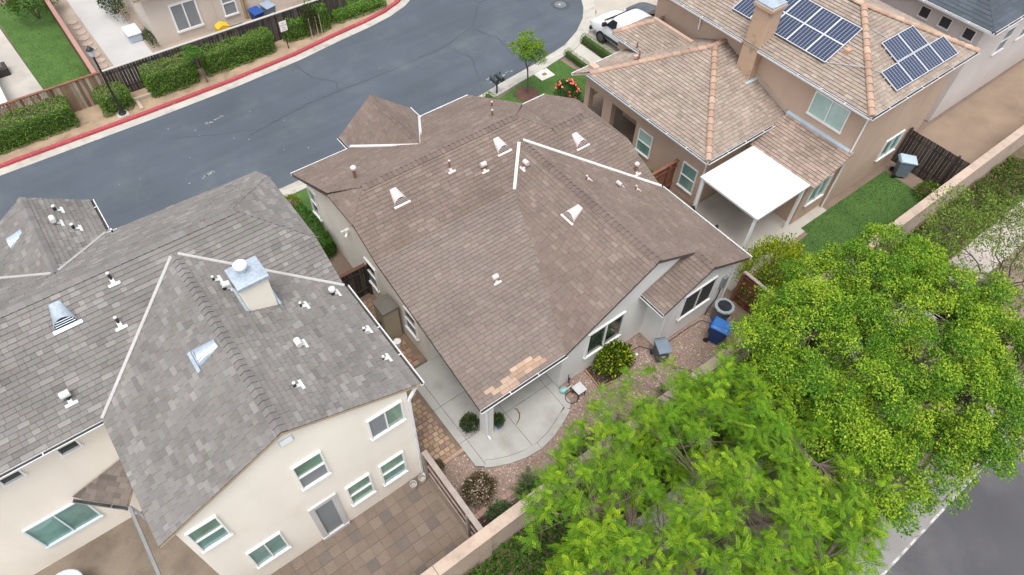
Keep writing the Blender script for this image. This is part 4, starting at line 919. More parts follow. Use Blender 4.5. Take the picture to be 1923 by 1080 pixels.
# white patio cover beside the tan house
pcv = thing('patio_cover', 'flat white patio cover on posts against the tan house', 'patio cover', (20.2, 9.8, 0))
B().box((18.55, 8.28, 2.44), (21.72, 11.2, 2.52)).build('cover_panel', M('cover_white', (.60, .59, .565), .5, (20, .03), (.8, .05), streak=((.5, 2.5, 1), .10)), pcv)
for k in range(6): B().box((18.55, 8.28+k*.48, 2.52), (21.72, 8.33+k*.48, 2.545)).build('seam', WMETAL, pcv)
for x, y in ((18.65, 8.4), (21.6, 8.4), (18.65, 11.05), (21.6, 11.05)): B().box((x-.05, y-.05, 0), (x+.05, y+.05, 2.44)).build('post', WHITE, pcv)
gutter((21.74, 8.3, 2.5), (21.74, 11.2, 2.5), (1, 0, 0), pcv)

# ================================================================== HOUSES FURTHER OFF
BHW = M('pale_stucco', (.60, .55, .52), .92, (90, .05), (.6, .06), (150, .4, .005))
bh = thing('house', 'pale stucco house with blue black shingle roof behind the solar roof', 'house', (38, 13, 0))
bx0, by0, bz = 32.75, 8.33, 5.2
H_l = [(bx0, by0, bz), (bx0+5, by0+5, bz+2), (bx0+5, 26, bz+2), (bx0, 26, bz)]; H_s = [(bx0, by0, bz), (46, by0, bz), (41, by0+5, bz+2), (bx0+5, by0+5, bz+2)]
roofB = deck([H_l, H_s], WHITE, bh, .12)
pcs = []
for pl in (H_l, H_s): pcs += lay(pl, .22, .5, .9, .014, lambda p, r: jit((.075, .088, .105), .12, .03))
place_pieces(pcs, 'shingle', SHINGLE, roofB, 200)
ridge_caps((bx0, by0, bz), (bx0+5, by0+5, bz+2), dn(-1, 0, .4), dn(0, -1, .4), roofB, lambda p, i: jit((.04, .046, .056), .15), SHINGLE, step=.24, w=.13)
gutter((bx0, by0, bz), (bx0, 26, bz), (-1, 0, 0), bh); gutter((bx0, by0, bz), (46, by0, bz), (0, -1, 0), bh)
walls(bh, BHW, [([(33.2, 8.8, 0), (33.2, 25, 0), (33.2, 25, 5.15), (33.2, 8.8, 5.15)], (.2, 0, 0)), ([(33.4, 8.8, 0), (46, 8.8, 0), (46, 8.8, 5.15), (33.4, 8.8, 5.15)], (0, .2, 0))])
for y0, y1 in ((11.25, 11.76), (10.21, 10.74), (9.07, 9.58)): window(bh, 'x', 33.2, -1, y0, y1, 4.24, 4.76, None, (SCREEN_D,), fw=.03)
for x in (36.2, 38.4): window(bh, 'y', 8.8, -1, x, x+1.0, 2.6, 3.9, 'h', (SCREEN, SCREEN))
window(bh, 'y', 8.8, -1, 34.0, 35.2, 4.5, 5.0, 'v', (M('bronze_glass', (.22, .13, .08), .2), MATS['bronze_glass']))
CH = M('far_stucco', (.60, .53, .46), .92, (90, .05), (.5, .08), (150, .4, .005))
fh = thing('house', 'cream stucco house with grey window across the street', 'house', (9, 40, .1))
walls(fh, CH, [([(5.2, 36.2, 0), (8.5, 36.2, 0), (8.5, 36.2, 2.8), (5.2, 36.2, 2.8)], (0, .2, 0)), ([(5.2, 36.4, 0), (5.2, 47, 0), (5.2, 47, 2.8), (5.2, 36.4, 2.8)], (.2, 0, 0)),
    ([(8.5, 36.15, 0), (16, 36.15, 0), (16, 36.15, 2.8), (8.5, 36.15, 2.8)], (0, .2, 0))])
window(fh, 'y', 36.15, -1, 8.9, 9.65, .55, 1.95, 'h', (SCREEN, SCREEN), fw=.07)
window(fh, 'y', 36.2, -1, 6.3, 7.7, .5, 2.0, 'v', (SCREEN, SCREEN), fw=.09)
P_fr = [(4.8, 35.8, 2.85), (16.4, 35.8, 2.85), (16.4, 40, 4.5), (4.8, 40, 4.5)]
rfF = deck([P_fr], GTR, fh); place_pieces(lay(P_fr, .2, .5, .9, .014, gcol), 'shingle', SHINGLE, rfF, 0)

# ================================================================== WALLS, FENCES, GATES
BLK = M('block_wall_stucco', (.43, .335, .27), .95, (50, .10), (.7, .1), (120, .5, .006), mix=((.28, .215, .175), 1.1, .52, .75))
CAPM = M('wall_cap', (.46, .36, .29), .9, (50, .08), (.8, .1), (120, .3, .004), mix=((.34, .26, .21), 1.6, .5, .7), streak=((2.5, 2.5, 2.5), .15))
rw = thing('garden_wall', 'long tan stucco wall with flat cap between the gravel yard and the street trees', 'wall', (9, 5.14, 0))
B().box((-16, 5.06, -.2), (16.9, 5.24, 1.74)).build('wall_body', BLK, rw)
for k in range(11): B().box((-16+k*3.0, 4.98, 1.74), (-16+k*3.0+2.985, 5.32, 1.83)).build('cap', CAPM, rw)
B().box((3.35, 4.995, -.1), (3.75, 5.06, 1.74)).build('pilaster', CAPM, rw)
for k in range(4): B().box((3.38+k*.1, 4.982, 0), (3.40+k*.1, 4.995, 1.7)).build('groove', BLK, rw)
rw2 = thing('garden_wall', 'pinkish brown stucco wall behind the dark green neighbour lawn', 'wall', (25, 5.2, 0))
B().box((17.0, 5.1, -.2), (60, 5.28, 1.76)).build('wall_body', BLK, rw2)
for k in range(14): B().box((17+k*3.0, 5.02, 1.76), (17+k*3.0+2.985, 5.36, 1.85)).build('cap', CAPM, rw2)
WOODG = M('weathered_wood', (.30, .255, .225), .9, (30, .2), (3, .2), (40, .4, .006)); WOODB = M('brown_wood', (.15, .075, .05), .85, (30, .2), (3, .2), (40, .4, .006))
WOODR = M('red_stained_wood', (.20, .085, .05), .8, (30, .2), (3, .2), (40, .4, .006)); WOODD = M('dark_wood', (.055, .042, .038), .9, (30, .25), (3, .2), (40, .4, .006)); WOODT = M('tan_wood', (.27, .175, .12), .9, (25, .25), (2, .25), (40, .5, .006), mix=((.40, .35, .30), 4, .58, .72))
BOARD = M('fence_board', attr=True, rough=.9, fine=(30, .15), big=(3, .1), bump=(40, .4, .006), streak=((14, 14, .8), .35))
TONES = {}
def fence(name, label, cat, a, b, h, mat, capmat=None, bw=.14, z0=0, rails=(.35, 1.45), side=1, capw=.10, uneven=.02, postmat=None):
    a, b = Vector((*a, 0)), Vector((*b, 0)); L = (b-a).length; d = (b-a)/L; s = Vector((-d.y, d.x, 0))*side
    t = thing(name, label, cat, (a.x, a.y, z0)); n = int(L/bw)
    me = {}
    for k in range(n):
        hh = h+rng.uniform(-uneven, 0); bb = B(); o = a+d*(k*L/n)+Vector((0, 0, z0))
        bb.obox(o, d*(L/n-.011), s*.018, (0, 0, hh), jit(rng.choice(TONES[mat.name]), .15, .04)); bb.build('board', BOARD, t, cols=True)
    for r in rails:
        bb = B(); bb.obox(a+s*.02+Vector((0, 0, z0+r)), d*L, s*.04, (0, 0, .09)); bb.build('rail', postmat or mat, t)
    for k in range(int(L/2.3)+1):
        bb = B(); bb.obox(a+d*min(L-.09, k*2.3)+s*.06+Vector((0, 0, z0)), d*.09, s*.09, (0, 0, h)); bb.build('post', postmat or mat, t)
    if capmat:
        bb = B(); bb.obox(a-s*.03+Vector((0, 0, z0+h)), d*L, s*capw*1.3, (0, 0, .04)); bb.build('cap_rail', capmat, t)
    return t
TONES.update({'brown_wood': [(.15, .075, .05), (.19, .10, .07), (.12, .06, .04)], 'red_stained_wood': [(.22, .09, .05), (.18, .07, .04), (.26, .115, .065)], 'dark_wood': [(.055, .042, .038), (.075, .06, .052), (.10, .085, .075), (.045, .034, .03)], 'tan_wood': [(.24, .15, .10), (.34, .25, .19), (.18, .105, .07), (.40, .33, .27), (.28, .17, .11)]})
fence('wooden_fence', 'brown board fence with weathered grey cap between two back yards', 'fence', (3.66, 8.25), (3.66, 5.26), 1.76, WOODB, WOODG, rails=(.2, .75, 1.35), side=-1, capw=.13, postmat=WOODG)
fence('wooden_fence', 'red stained board fence beside the grey air conditioner', 'fence', (16.95, 7.2), (16.95, 5.3), 1.68, WOODR, WOODG, side=-1)
fence('wooden_gate', 'dark brown wooden gate across the narrow side path', 'gate', (3.6, 15.75), (5.9, 15.75), 1.66, WOODD, WOODB, rails=(.3, 1.3), side=-1)
fence('wooden_gate', 'reddish wooden gate between the brown roofed house and the tan house', 'gate', (16.5, 13.0), (19.4, 13.0), 1.66, WOODR, WOODR, rails=(.3, 1.3), side=-1)
fence('wooden_fence', 'dark brown fence across the yard beyond the green lawn', 'fence', (29.2, 8.25), (29.2, 5.35), 1.85, WOODD, None, side=1)
fence('wooden_fence', 'weathered tan board fence behind the longest hedge corner with brown cap', 'fence', (-9, 33.15), (1.85, 33.15), 1.45, WOODT, WOODR, z0=.1, side=1, rails=(.3, 1.2))
fence('wooden_fence', 'dark weathered board fence with pale cap behind the clipped hedges', 'fence', (1.9, 33.15), (14.6, 33.15), 1.45, WOODD, M('pale_cap', (.42, .40, .37), .8, (20, .1), (1, .1)), z0=.1, side=1, rails=(.3, 1.2))
dv = thing('divider_wall', 'narrow reddish brown garden divider between lawn and stepping stones', 'wall', (1.65, 36, .1))
B().box((1.58, 33.4, 0), (1.70, 46, 1.40)).build('wall_body', WOODB, dv); B().box((1.54, 33.35, 1.40), (1.74, 46, 1.46)).build('cap', M('divider_cap', (.34, .19, .15), .8, (20, .1), (1, .1)), dv)
ww = thing('white_wall', 'white garden wall running along the pale concrete slab', 'wall', (-2.2, 36, .1))
B().box((-2.45, 33.6, 0), (-2.2, 41, 1.0)).build('wall_body', WHITE, ww); B().box((-2.5, 33.55, 1.0), (-2.15, 41, 1.06)).build('cap', WHITE, ww)
bb_ = B().box((2.55, 32.25, .1), (3.5, 32.38, .28)).build('timber_edging', M('edging_timber', (.42, .35, .27), .9, (20, .2), (2, .1))); tag(bb_, 'short pale timber edging between the round hedge and the block hedge', 'edging')
bc = B().box((2.62, 31.5, .1), (2.76, 32.25, .2)).build('stone_edging', MATS['edging_timber']); tag(bc, 'low stone edging running to the red kerb', 'edging')

# ================================================================== PLANTS
def hedge(label, x0, x1, y0, y1, z0, z1, cols, topcols=None, dens=620, size=(.05, .09), r=.18, group='clipped hedges', rot=0, cat='hedge', name='hedge'):
    t = thing(name, label, cat, ((x0+x1)/2, (y0+y1)/2, z0), group)
    lx, ly, lz_ = x1-x0, y1-y0, z1-z0; cx, cy = (x0+x1)/2, (y0+y1)/2
    # rounded core
    n = 7; V = []; F = []
    def sup(p):
        q = Vector((max(-lx/2+r, min(lx/2-r, p[0])), max(-ly/2+r, min(ly/2-r, p[1])), max(r*.3, min(lz_-r, p[2]))))
        d = Vector(p)-q
        return q + (d.normalized()*r if d.length > 1e-6 else d), (d.normalized() if d.length > 1e-6 else Vector((0, 0, 1)))
    area = 2*(lx+ly)*lz_+lx*ly; N = int(area*dens); pts = []; nn = []; tops = []
    fa = [lx*lz_, lx*lz_, ly*lz_, ly*lz_, lx*ly]; cs = np.cumsum(fa)/sum(fa)
    for u in nr.random(N):
        k = int(np.searchsorted(cs, u)); a, b = nr.random(2)
        p = [(a-.5)*lx, -ly/2, b*lz_] if k == 0 else [(a-.5)*lx, ly/2, b*lz_] if k == 1 else [-lx/2, (a-.5)*ly, b*lz_] if k == 2 else [lx/2, (a-.5)*ly, b*lz_] if k == 3 else [(a-.5)*lx, (b-.5)*ly, lz_]
        q, d = sup(p)
        if k == 4 and d.z < .2: d = Vector((0, 0, 1))
        h = mnoise.noise(Vector((p[0]+cx, p[1]+cy, p[2]))*1.7)*.15 + mnoise.noise(Vector((p[0]+cx, p[1]+cy, p[2]))*5.5)*.08 if lz_ > .6 else mnoise.noise(Vector((p[0]+cx, p[1]+cy, p[2]))*5)*.05
        q = q + d*(h+nr.uniform(-.05, .035))
        pts.append((cx+q.x, cy+q.y, z0+q.z)); nn.append(d); tops.append(d.z > .7)
    P = np.array(pts); D = np.array(nn); T = D*.5 + rdir(N)*.8; T[:, 2] += .15
    c = palette(cols, N, .28)
    if topcols: tp = np.array(tops) & (nr.random(N) < .7); c[tp] = palette(topcols, int(tp.sum()), .25)
    leafmesh('foliage', P, T, D + rdir(N)*.7, nr.uniform(*size, N), nr.uniform(size[0]*.5, size[1]*.6, N), c, LEAF, t)
    ci = .13 if lz_ > .6 else .07; core = B().box((cx-lx/2+ci, cy-ly/2+ci, z0-.02), (cx+lx/2-ci, cy+ly/2-ci, z1-ci-.03)).build('twigs', DARKTWIG, t); bevel(core, r*.7, 2)
    return t
HG = [(.12, .25, .034), (.15, .29, .04), (.08, .18, .028), (.22, .37, .055)]
HT = [(.25, .28, .10), (.19, .23, .08), (.20, .33, .06), (.27, .22, .13)]
hedge('long block hedge with browning top at the end of the fence', -4.6, -.05, 31.95, 33.05, .1, 1.25, HG, HT)
hedge('short clipped hedge with rounded corners behind the black lamp post', 1.15, 2.45, 31.85, 32.95, .1, 1.15, HG, HT, r=.3)
hedge('deep cube shaped hedge beside the small staked sapling', 3.4, 5.75, 31.98, 33.0, .1, 1.35, HG, HT + [(.13, .24, .04)])
hedge('long hedge ending beside the white no parking sign', 6.25, 9.9, 32.2, 33.0, .1, 1.25, HG, HT[:2] + HG)
hedge('shaggy hedge just right of the no parking sign', 10.75, 12.1, 32.6, 33.1, .1, 1.15, HG + [(.09, .19, .03)], None)
hedge('narrow tall hedge behind the staked shrub', 12.5, 13.3, 32.6, 33.9, .1, 1.35, HG + [(.10, .20, .03)], None)
hedge('low spreading hedge inside the bend of the red kerb', 13.6, 16.9, 32.75, 34.2, .1, .75, [(.15, .31, .04), (.20, .38, .05), (.09, .21, .03)], None, r=.3)
hedge('dense glossy green hedge along the side wall of the brown roofed house', 5.15, 5.75, 18.1, 20.8, 0, .95, [(.07, .20, .02), (.09, .24, .03), (.05, .15, .02)], None, 600, (.05, .08), .25)
hedge('low clipped hedge bordering the front lawn', 22.0, 22.35, 21.4, 23.45, .05, .42, [(.06, .15, .02), (.08, .19, .025)], [(.13, .26, .035)], 600, (.03, .055), .1)
hedge('low clipped hedge between front walk and white van', 23.55, 23.95, 21.4, 23.9, .05, .5, [(.06, .15, .02), (.08, .19, .025)], [(.13, .26, .035)], 600, (.03, .055), .1)
hedge('tiny clipped hedge at the foot of the mailbox', 16.35, 16.75, 22.0, 22.9, .05, .45, [(.08, .17, .02), (.10, .20, .025)], [(.16, .26, .03)], 600, (.03, .055), .12)
def bush(label, x, y, z, rx, ry, rz_, cols, n=1600, size=(.06, .11), cat='bush', name='bush', aspect=.55, group=None, up=.35, fl=None, wid=None):
    t = thing(name, label, cat, (x, y, z), group)
    d = rdir(n); d[:, 2] = np.abs(d[:, 2])*1.0 - (nr.random(n) < .25)*.3
    rr = nr.uniform(.62, 1.04, n)
    lump = np.array([mnoise.noise(Vector((v[0]*2.2+x, v[1]*2.2+y, v[2]*2.2))) for v in d])*.28
    rr = rr*(1+lump)
    P = np.column_stack([x+d[:, 0]*rx*rr, y+d[:, 1]*ry*rr, z+rz_*.42+d[:, 2]*rz_*.62*rr]); P[:, 2] = np.maximum(P[:, 2], z+.02)
    T = d*.8 + rdir(n)*.6; T[:, 2] += up
    c = palette(cols, n, .25)
    sz = nr.uniform(*size, n); lf = leafmesh('foliage', P, T, d+rdir(n)*.6, sz, sz*(wid or aspect), c, LEAF, t)
    if fl is not None:
        m = n//5; k = nr.integers(0, n, m); stuff(leafmesh('flowers', P[k]+d[k]*.03, rdir(m), d[k], size[0], size[0]*.8, palette(fl, m, .2), LEAF, t))
    b = B()
    for k in range(7):
        a = k*.9+x; b.tube([(x+.03*math.cos(a), y+.03*math.sin(a), z-.02), (x+rx*.3*math.cos(a), y+ry*.3*math.sin(a), z+rz_*.4), (x+rx*.62*math.cos(a), y+ry*.62*math.sin(a), z+rz_*(.55+.2*(k % 3)))], [.022, .014, .006], 5)
    b.build('stems', BARK, t)
    return t
bush('round variegated yellow and green bush under the rear window', 11.05, 7.72, 0, .74, .52, 1.15, [(.42, .47, .02), (.30, .40, .02), (.06, .13, .015), (.04, .10, .012), (.05, .12, .015)], 1700, (.09, .15), up=.15)
bush('reddish photinia bush beside the grey capped fence', 4.55, 6.75, 0, .55, .5, .85, [(.14, .06, .025), (.07, .11, .02), (.05, .09, .02), (.22, .10, .05), (.04, .08, .02)], 1700, (.06, .10), aspect=.35, fl=[(.55, .45, .35)])
bush('small grey green bush in the mulch by the garden wall', 4.6, 5.78, 0, .40, .32, .8, [(.10, .20, .07), (.07, .15, .05), (.13, .24, .09)], 1300, (.06, .10), aspect=.3)
bush('small reddish plant where the paver path meets the fence', 3.95, 8.2, 0, .22, .22, .42, [(.20, .12, .04), (.10, .13, .03), (.24, .17, .07)], 400, (.07, .12), aspect=.22, up=.6)
bush('leafy green shrub standing on the patio left of the column', 5.62, 8.78, .03, .30, .28, .62, [(.06, .11, .03), (.09, .10, .04), (.045, .085, .025)], 700, (.08, .13), aspect=.5)
bush('yellow green shrub at the front corner of the brown roofed house', 5.5, 21.6, 0, .38, .4, .6, [(.22, .30, .02), (.30, .30, .03), (.14, .24, .02)], 800, (.05, .08))
bush('dark purple shrub between the yellow shrub and the glossy hedge', 5.65, 21.0, 0, .22, .2, .4, [(.045, .025, .035), (.06, .04, .05)], 300, (.05, .08))
bush('large yellow green bush on the lawn corner behind the red stained fence', 18.5, 7.0, 0, 1.55, 1.1, 2.1, [(.42, .46, .025), (.30, .38, .025), (.14, .24, .02)], 5200, (.07, .12))
bush('dark green bush behind the red stained fence', 17.3, 6.6, 0, .5, .6, 1.3, [(.10, .20, .03), (.14, .25, .04)], 1200, (.07, .12))
bush('small light green bush on the lawn by the pinkish wall', 21.2, 6.0, 0, .55, .42, .8, [(.10, .19, .05), (.13, .23, .05)], 1000, (.06, .1))
bush('yellow green bush at the foot of the dark brown fence', 28.3, 6.0, 0, .6, .45, .6, [(.14, .24, .02), (.10, .18, .02)], 900, (.06, .1))
bush('red brown shrub under the tan porch arch', 19.15, 17.6, 0, .4, .45, .7, [(.12, .05, .035), (.08, .06, .035), (.17, .08, .05)], 800, (.06, .1), aspect=.3)
bush('leafy green shrub below the teal window of the tan house', 18.9, 13.9, 0, .3, .6, .5, [(.08, .19, .02), (.06, .14, .02)], 700, (.06, .1))
bush('round dark green tree shaped bush on the far lawn', .9, 42.4, .1, 1.2, 1.2, 2.2, [(.07, .14, .02), (.10, .19, .025), (.05, .10, .015)], 2600, (.09, .15))
bush('tall narrow green bush beside the pale garden walk', 4.4, 40.6, .1, .55, 1.6, 1.5, [(.06, .12, .04), (.05, .10, .03)], 1800, (.08, .13))
bush('low green bush at the corner of the far cream house', 5.0, 36.8, .1, .25, .9, .5, [(.07, .12, .04), (.09, .14, .05)], 600, (.06, .1))
bush('olive green staked shrub in front of the narrow hedge', 12.2, 32.55, .1, .45, .35, 1.75, [(.06, .085, .025), (.08, .10, .03), (.05, .07, .02)], 1200, (.06, .1), up=.5)
for k, (x, y) in enumerate(((12.0, 32.35), (12.35, 32.3), (12.62, 32.4))):
    o = B().tube([(x, y, .08), (x+.02, y+.06, 1.2)], .025, 6).build('stake', M('stake_wood', (.45, .36, .26), .9)); tag(o, 'thin pale wooden stake supporting the olive shrub', 'stake', 'stakes of the olive shrub')
rs = bush('rose bush covered in coral red blooms beside the tan porch', 19.75, 20.45, .05, .55, .7, .95, [(.05, .12, .02), (.07, .15, .03), (.04, .09, .02)], 1500, (.06, .1))
for k in range(26):
    a, e = rng.uniform(0, 6.28), rng.uniform(.15, 1.45); p = Vector((19.75+.55*math.cos(a)*math.cos(e), 20.45+.7*math.sin(a)*math.cos(e), .48+.58*math.sin(e)))
    b = B(); c = jit(rng.choice([(.60, .08, .06), (.70, .16, .10), (.55, .05, .07), (.72, .30, .22)]), .1); s = rng.uniform(.045, .075)
    b.lathe([(s*.3, 0), (s, s*.5), (s*.85, s*1.0), (s*.55, s*.8), (s*.3, s*1.05)], p, 8, c=c); b.build('rose_bloom', M('petal', attr=True, rough=.6, fine=(40, .15), big=(5, .1)), rs, cols=True)
def fern(label, x, y, z, n, L, cols, group=None, name='fern', cat='fern', lw=.12, h=.5):
    t = thing(name, label, cat, (x, y, z), group); P = []; T = []; N = []; Ls = []; b = B()
    for k in range(n):
        a = 2*math.pi*k/n+rng.uniform(-.3, .3); l = L*rng.uniform(.75, 1.1); hh = h*rng.uniform(.6, 1.2); pr = Vector((x, y, z)); path = [pr.copy()]
        d = Vector((math.cos(a), math.sin(a), 0)); m = 14
        for i in range(1, m+1):
            s = i/m; q = Vector((x, y, z)) + d*l*s + Vector((0, 0, hh*math.sin(s*2.3)))
            tan = (q-path[-1]).normalized(); sd = Vector((-d.y, d.x, 0)); w = lw*math.sin(min(1, s*1.05)*math.pi*.9+.25)
            for g in (1, -1):
                v = sd*g + tan*.5 + Vector((0, 0, .1)); P.append(q); T.append(v); N.append(sd.cross(tan)*-1); Ls.append(max(.02, w))
            path.append(q)
        b.tube(path[::2], .007, 4)
    n_ = len(P); leafmesh('fronds', np.array(P), np.array([tuple(v) for v in T]), np.array([tuple(v) for v in N]), np.array(Ls), np.array(Ls)*.3, palette(cols, n_, .2), LEAF, t)
    b.build('stems', M('frond_stem', (.12, .17, .05), .8), t); return t
for k, (x, y, lb) in enumerate(((18.9, 16.7, 'bright green fern next to the red brown porch shrub'), (18.75, 16.0, 'bright green fern spreading below the wider porch opening'), (19.1, 15.5, 'bright green fern at the corner beside the teal window'))):
    fern(lb, x, y, .0, 12, .75, [(.08, .22, .02), (.11, .28, .03)], 'ferns below the porch', h=.65, lw=.16)
bush('loose leafy green plant growing between the cycads at the wall', 6.75, 5.62, 0, .45, .35, .75, [(.12, .26, .03), (.17, .32, .04), (.08, .18, .025)], 500, (.08, .14), aspect=.35, up=.6)
bush('light green shrub by the wall opposite the patio curve', 8.1, 5.75, 0, .5, .4, 1.0, [(.16, .32, .03), (.22, .38, .04), (.10, .22, .03)], 620, (.08, .14), aspect=.35, up=.6)
bush('leafy shrub by the wall opposite the yellow bush', 10.6, 5.6, 0, .5, .35, .7, [(.13, .27, .03), (.18, .33, .04), (.08, .18, .025)], 500, (.08, .14), aspect=.35, up=.6)
for x, y, l, lb in ((5.65, 5.75, .6, 'dark green cycad beside the mulch with the small grey green bush'), (6.1, 5.62, .55, 'dark green cycad against the wall next to the loose leafy plant'), (5.95, 6.0, .5, 'dark green cycad out on the gravel at the end of the brick edging'), (7.4, 5.55, .55, 'dark green cycad against the wall before the light green shrub'), (7.75, 5.95, .4, 'small dark green cycad on gravel in front of the light green shrub'), (11.5, 5.6, .5, 'dark green cycad by the wall opposite the rear window'), (12.6, 5.55, .45, 'dark green cycad by the wall opposite the grey wheeled bin'), (9.4, 5.6, .5, 'dark green cycad by the wall opposite the small side table')):
    fern(lb, x, y, .0, 15, l, [(.05, .115, .03), (.07, .15, .035)], 'cycads along the garden wall', 'cycad', 'plant', .11, .55)

# ------------------------------------------------------------------ trees
def tree(label, base, top, center, radii, clumps, leaves, lsize, cols, tips, style='leaf', rclump=(.55, .95), r0=.16, name='street_tree', group=None, low=-.35, extra=()):
    t = thing(name, label, 'tree', base, group); base = Vector(base); top = Vector(top); ctr = Vector(center); b = B()
    b.tube([base-Vector((0, 0, .05)), base.lerp(top, .5)+Vector((.06, .04, 0)), top], [r0*1.25, r0*.95, r0*.8], 10)
    cc = []; tries = 0
    while len(cc) < clumps and tries < 6000:
        tries += 1; d = Vector(rdir(1)[0]); d.z = max(low, d.z)
        q = rng.uniform(.35, 1)**.5*(1+.32*mnoise.noise(d*1.9+Vector(base))); p = Vector((d.x*radii[0]*q, d.y*radii[1]*q, d.z*radii[2]*q))
        if all((p-o).length > rclump[0]*.85 for o, _ in cc): cc.append((p, rng.uniform(*rclump)))
    cc += [(Vector(q)-ctr, rng.uniform(*rclump)) for q in extra]
    limbs = []; nl = max(4, min(11, clumps//20))
    for k in range(nl):                                         # main limbs, then twigs from the nearest limb
        az = 2*math.pi*(k+rng.uniform(-.3, .3))/nl; q = rng.uniform(.45, .8)
        e = ctr+Vector((math.cos(az)*radii[0]*q, math.sin(az)*radii[1]*q, radii[2]*rng.uniform(-.25, .45)))
        if k % 4 == 3: e = ctr+Vector((rng.uniform(-.9, .9), rng.uniform(-.9, .9), radii[2]*.3))
        st0 = base.lerp(top, rng.uniform(.72, 1)); pth = []
        for i in range(7):
            f_ = i/6; w_ = math.sin(f_*math.pi); pth.append(st0.lerp(e, f_)+Vector((rng.uniform(-.18, .18), rng.uniform(-.18, .18), -.12+rng.uniform(-.1, .1)))*w_*min(1, radii[0]*.4))
        b.tube(pth, [r0*(.5-.4*i/6) for i in range(7)], 7); limbs += [(p_, r0*(.5-.4*i/6)) for i, p_ in enumerate(pth) if i > 1]
    for p, r in cc:
        e = ctr+p; o_, ro = min(limbs, key=lambda l: (l[0]-e).length+.25*max(0, l[0].z-e.z)); L_ = (e-o_).length
        m = o_.lerp(e, .5)+Vector((rng.uniform(-.12, .12), rng.uniform(-.12, .12), rng.uniform(-.15, .05)))*min(1, L_)
        b.tube([o_, m, e], [min(ro, r0*.16), r0*.09, r0*.03], 5)
        for j in range(2):
            dd = Vector(rdir(1)[0]); dd.z = abs(dd.z)*.6; b.tube([m.lerp(e, .4+.3*j), e+dd*r*.7], [r0*.05, r0*.02], 4)
    b.build('trunk', BARK, t)
    Ps, Ts, Ns, Ls, Ws, Cs = [], [], [], [], [], []
    per = leaves//len(cc)
    for p, r in cc:
        m = max(6, int(per*(r/np.mean(rclump))**2)); d = rdir(m); d[:, 2] = np.where(d[:, 2] < -.25, -d[:, 2], d[:, 2])
        rr = nr.uniform(.25, 1, m)**.45
        lump = np.array([mnoise.noise(Vector((v[0]*2.6+p.x, v[1]*2.6+p.y, v[2]*2.6+p.z))) for v in d])
        rr = rr*(1+.45*lump)
        P = np.array(ctr+p) + d*rr[:, None]*np.array([r*1.0, r*1.0, r*.62])
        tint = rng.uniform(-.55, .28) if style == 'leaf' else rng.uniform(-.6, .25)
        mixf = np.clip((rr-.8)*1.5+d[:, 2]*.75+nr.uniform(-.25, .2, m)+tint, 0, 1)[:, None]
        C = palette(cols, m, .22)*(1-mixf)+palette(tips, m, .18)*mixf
        if style == 'leaf':
            Ps.append(P); Ts.append(d*.5+rdir(m)*.8+np.array([0, 0, -.1])); Ns.append(np.array([0, 0, .8])+rdir(m)*.75+d*.4)
            L = nr.uniform(*lsize, m); Ls.append(L); Ws.append(L*.5); Cs.append(C)
        else:                                                   # rosette of pinnate fronds at a twig end
            m = max(8, per+rng.randint(-4, 4)); az = nr.uniform(0, 2*np.pi, m); el = nr.uniform(-.35, .95, m)**1.0
            ax = np.column_stack([np.cos(az)*np.cos(el), np.sin(az)*np.cos(el), np.sin(el)])
            P = np.array(ctr+p)+nr.normal(0, .07, (m, 3)); upv = np.array([0, 0, 1.])+rdir(m)*.3; sd = np.cross(ax, upv); sd /= np.linalg.norm(sd, axis=1, keepdims=True)
            FL = (r*nr.uniform(.7, 1.15, m))[:, None]; new = np.clip((el-.1)*1.0+tint+nr.uniform(-.25, .25, m), 0, 1)[:, None]
            C = palette(cols, m, .2)*(1-new)+palette(tips, m, .15)*new; K = 9
            for i in range(K):
                s = (i+.8)/K; q = P+ax*FL*s+np.array([0, 0, -1.])*(FL*s**2*.38); ll = np.full(m, .064)*(1-.75*abs(s-.45))*nr.uniform(.8, 1.2, m)
                for g in (1, -1):
                    Ps.append(q); Ts.append(sd*g+ax*.6+np.array([0, 0, -.15])); Ns.append(upv+rdir(m)*.2); Ls.append(ll); Ws.append(ll*.42); Cs.append(C*(1+nr.uniform(-.12, .12, (m, 1))))
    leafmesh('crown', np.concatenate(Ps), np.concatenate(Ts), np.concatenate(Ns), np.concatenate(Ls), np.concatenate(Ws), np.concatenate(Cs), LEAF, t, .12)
    return t
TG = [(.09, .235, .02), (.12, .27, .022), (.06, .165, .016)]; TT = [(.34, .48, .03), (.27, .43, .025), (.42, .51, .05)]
SPRIGS = [(11.6, .6, 3.6), (12.2, 0.0, 3.5), (12.6, -.6, 3.3), (11.4, -.9, 3.3), (12.9, .4, 3.4), (7.15, 5.55, 2.5), (7.6, 5.75, 2.7), (8.3, 6.05, 2.6), (8.75, 6.1, 2.9), (7.9, 5.3, 2.6), (6.3, 5.15, 2.3), (8.9, 5.6, 3.0), (9.4, 6.0, 2.8), (9.9, 6.2, 2.6), (10.4, 5.8, 2.8), (6.7, 4.6, 2.6), (11.0, 5.6, 3.0)]
tree('broad street tree with feathery pinnate leaves behind the garden wall', (8.4, .6, .05), (8.2, 1.0, 2.4), (8.3, 1.55, 3.8), (5.2, 3.8, 1.9), 700, 17500, (0, 0), [(.11, .25, .012), (.08, .19, .012), (.14, .28, .015)], [(.34, .47, .022), (.27, .42, .02)], 'frond', (.27, .48), .15, low=-.45, extra=SPRIGS)
tree('full street tree with clumped yellow green leaves beside the footpath', (16.3, .8, .05), (15.9, 1.3, 2.4), (15.7, 1.65, 3.95), (4.9, 4.0, 1.9), 640, 225000, (.055, .10), TG, TT, 'leaf', (.26, .48), .17)
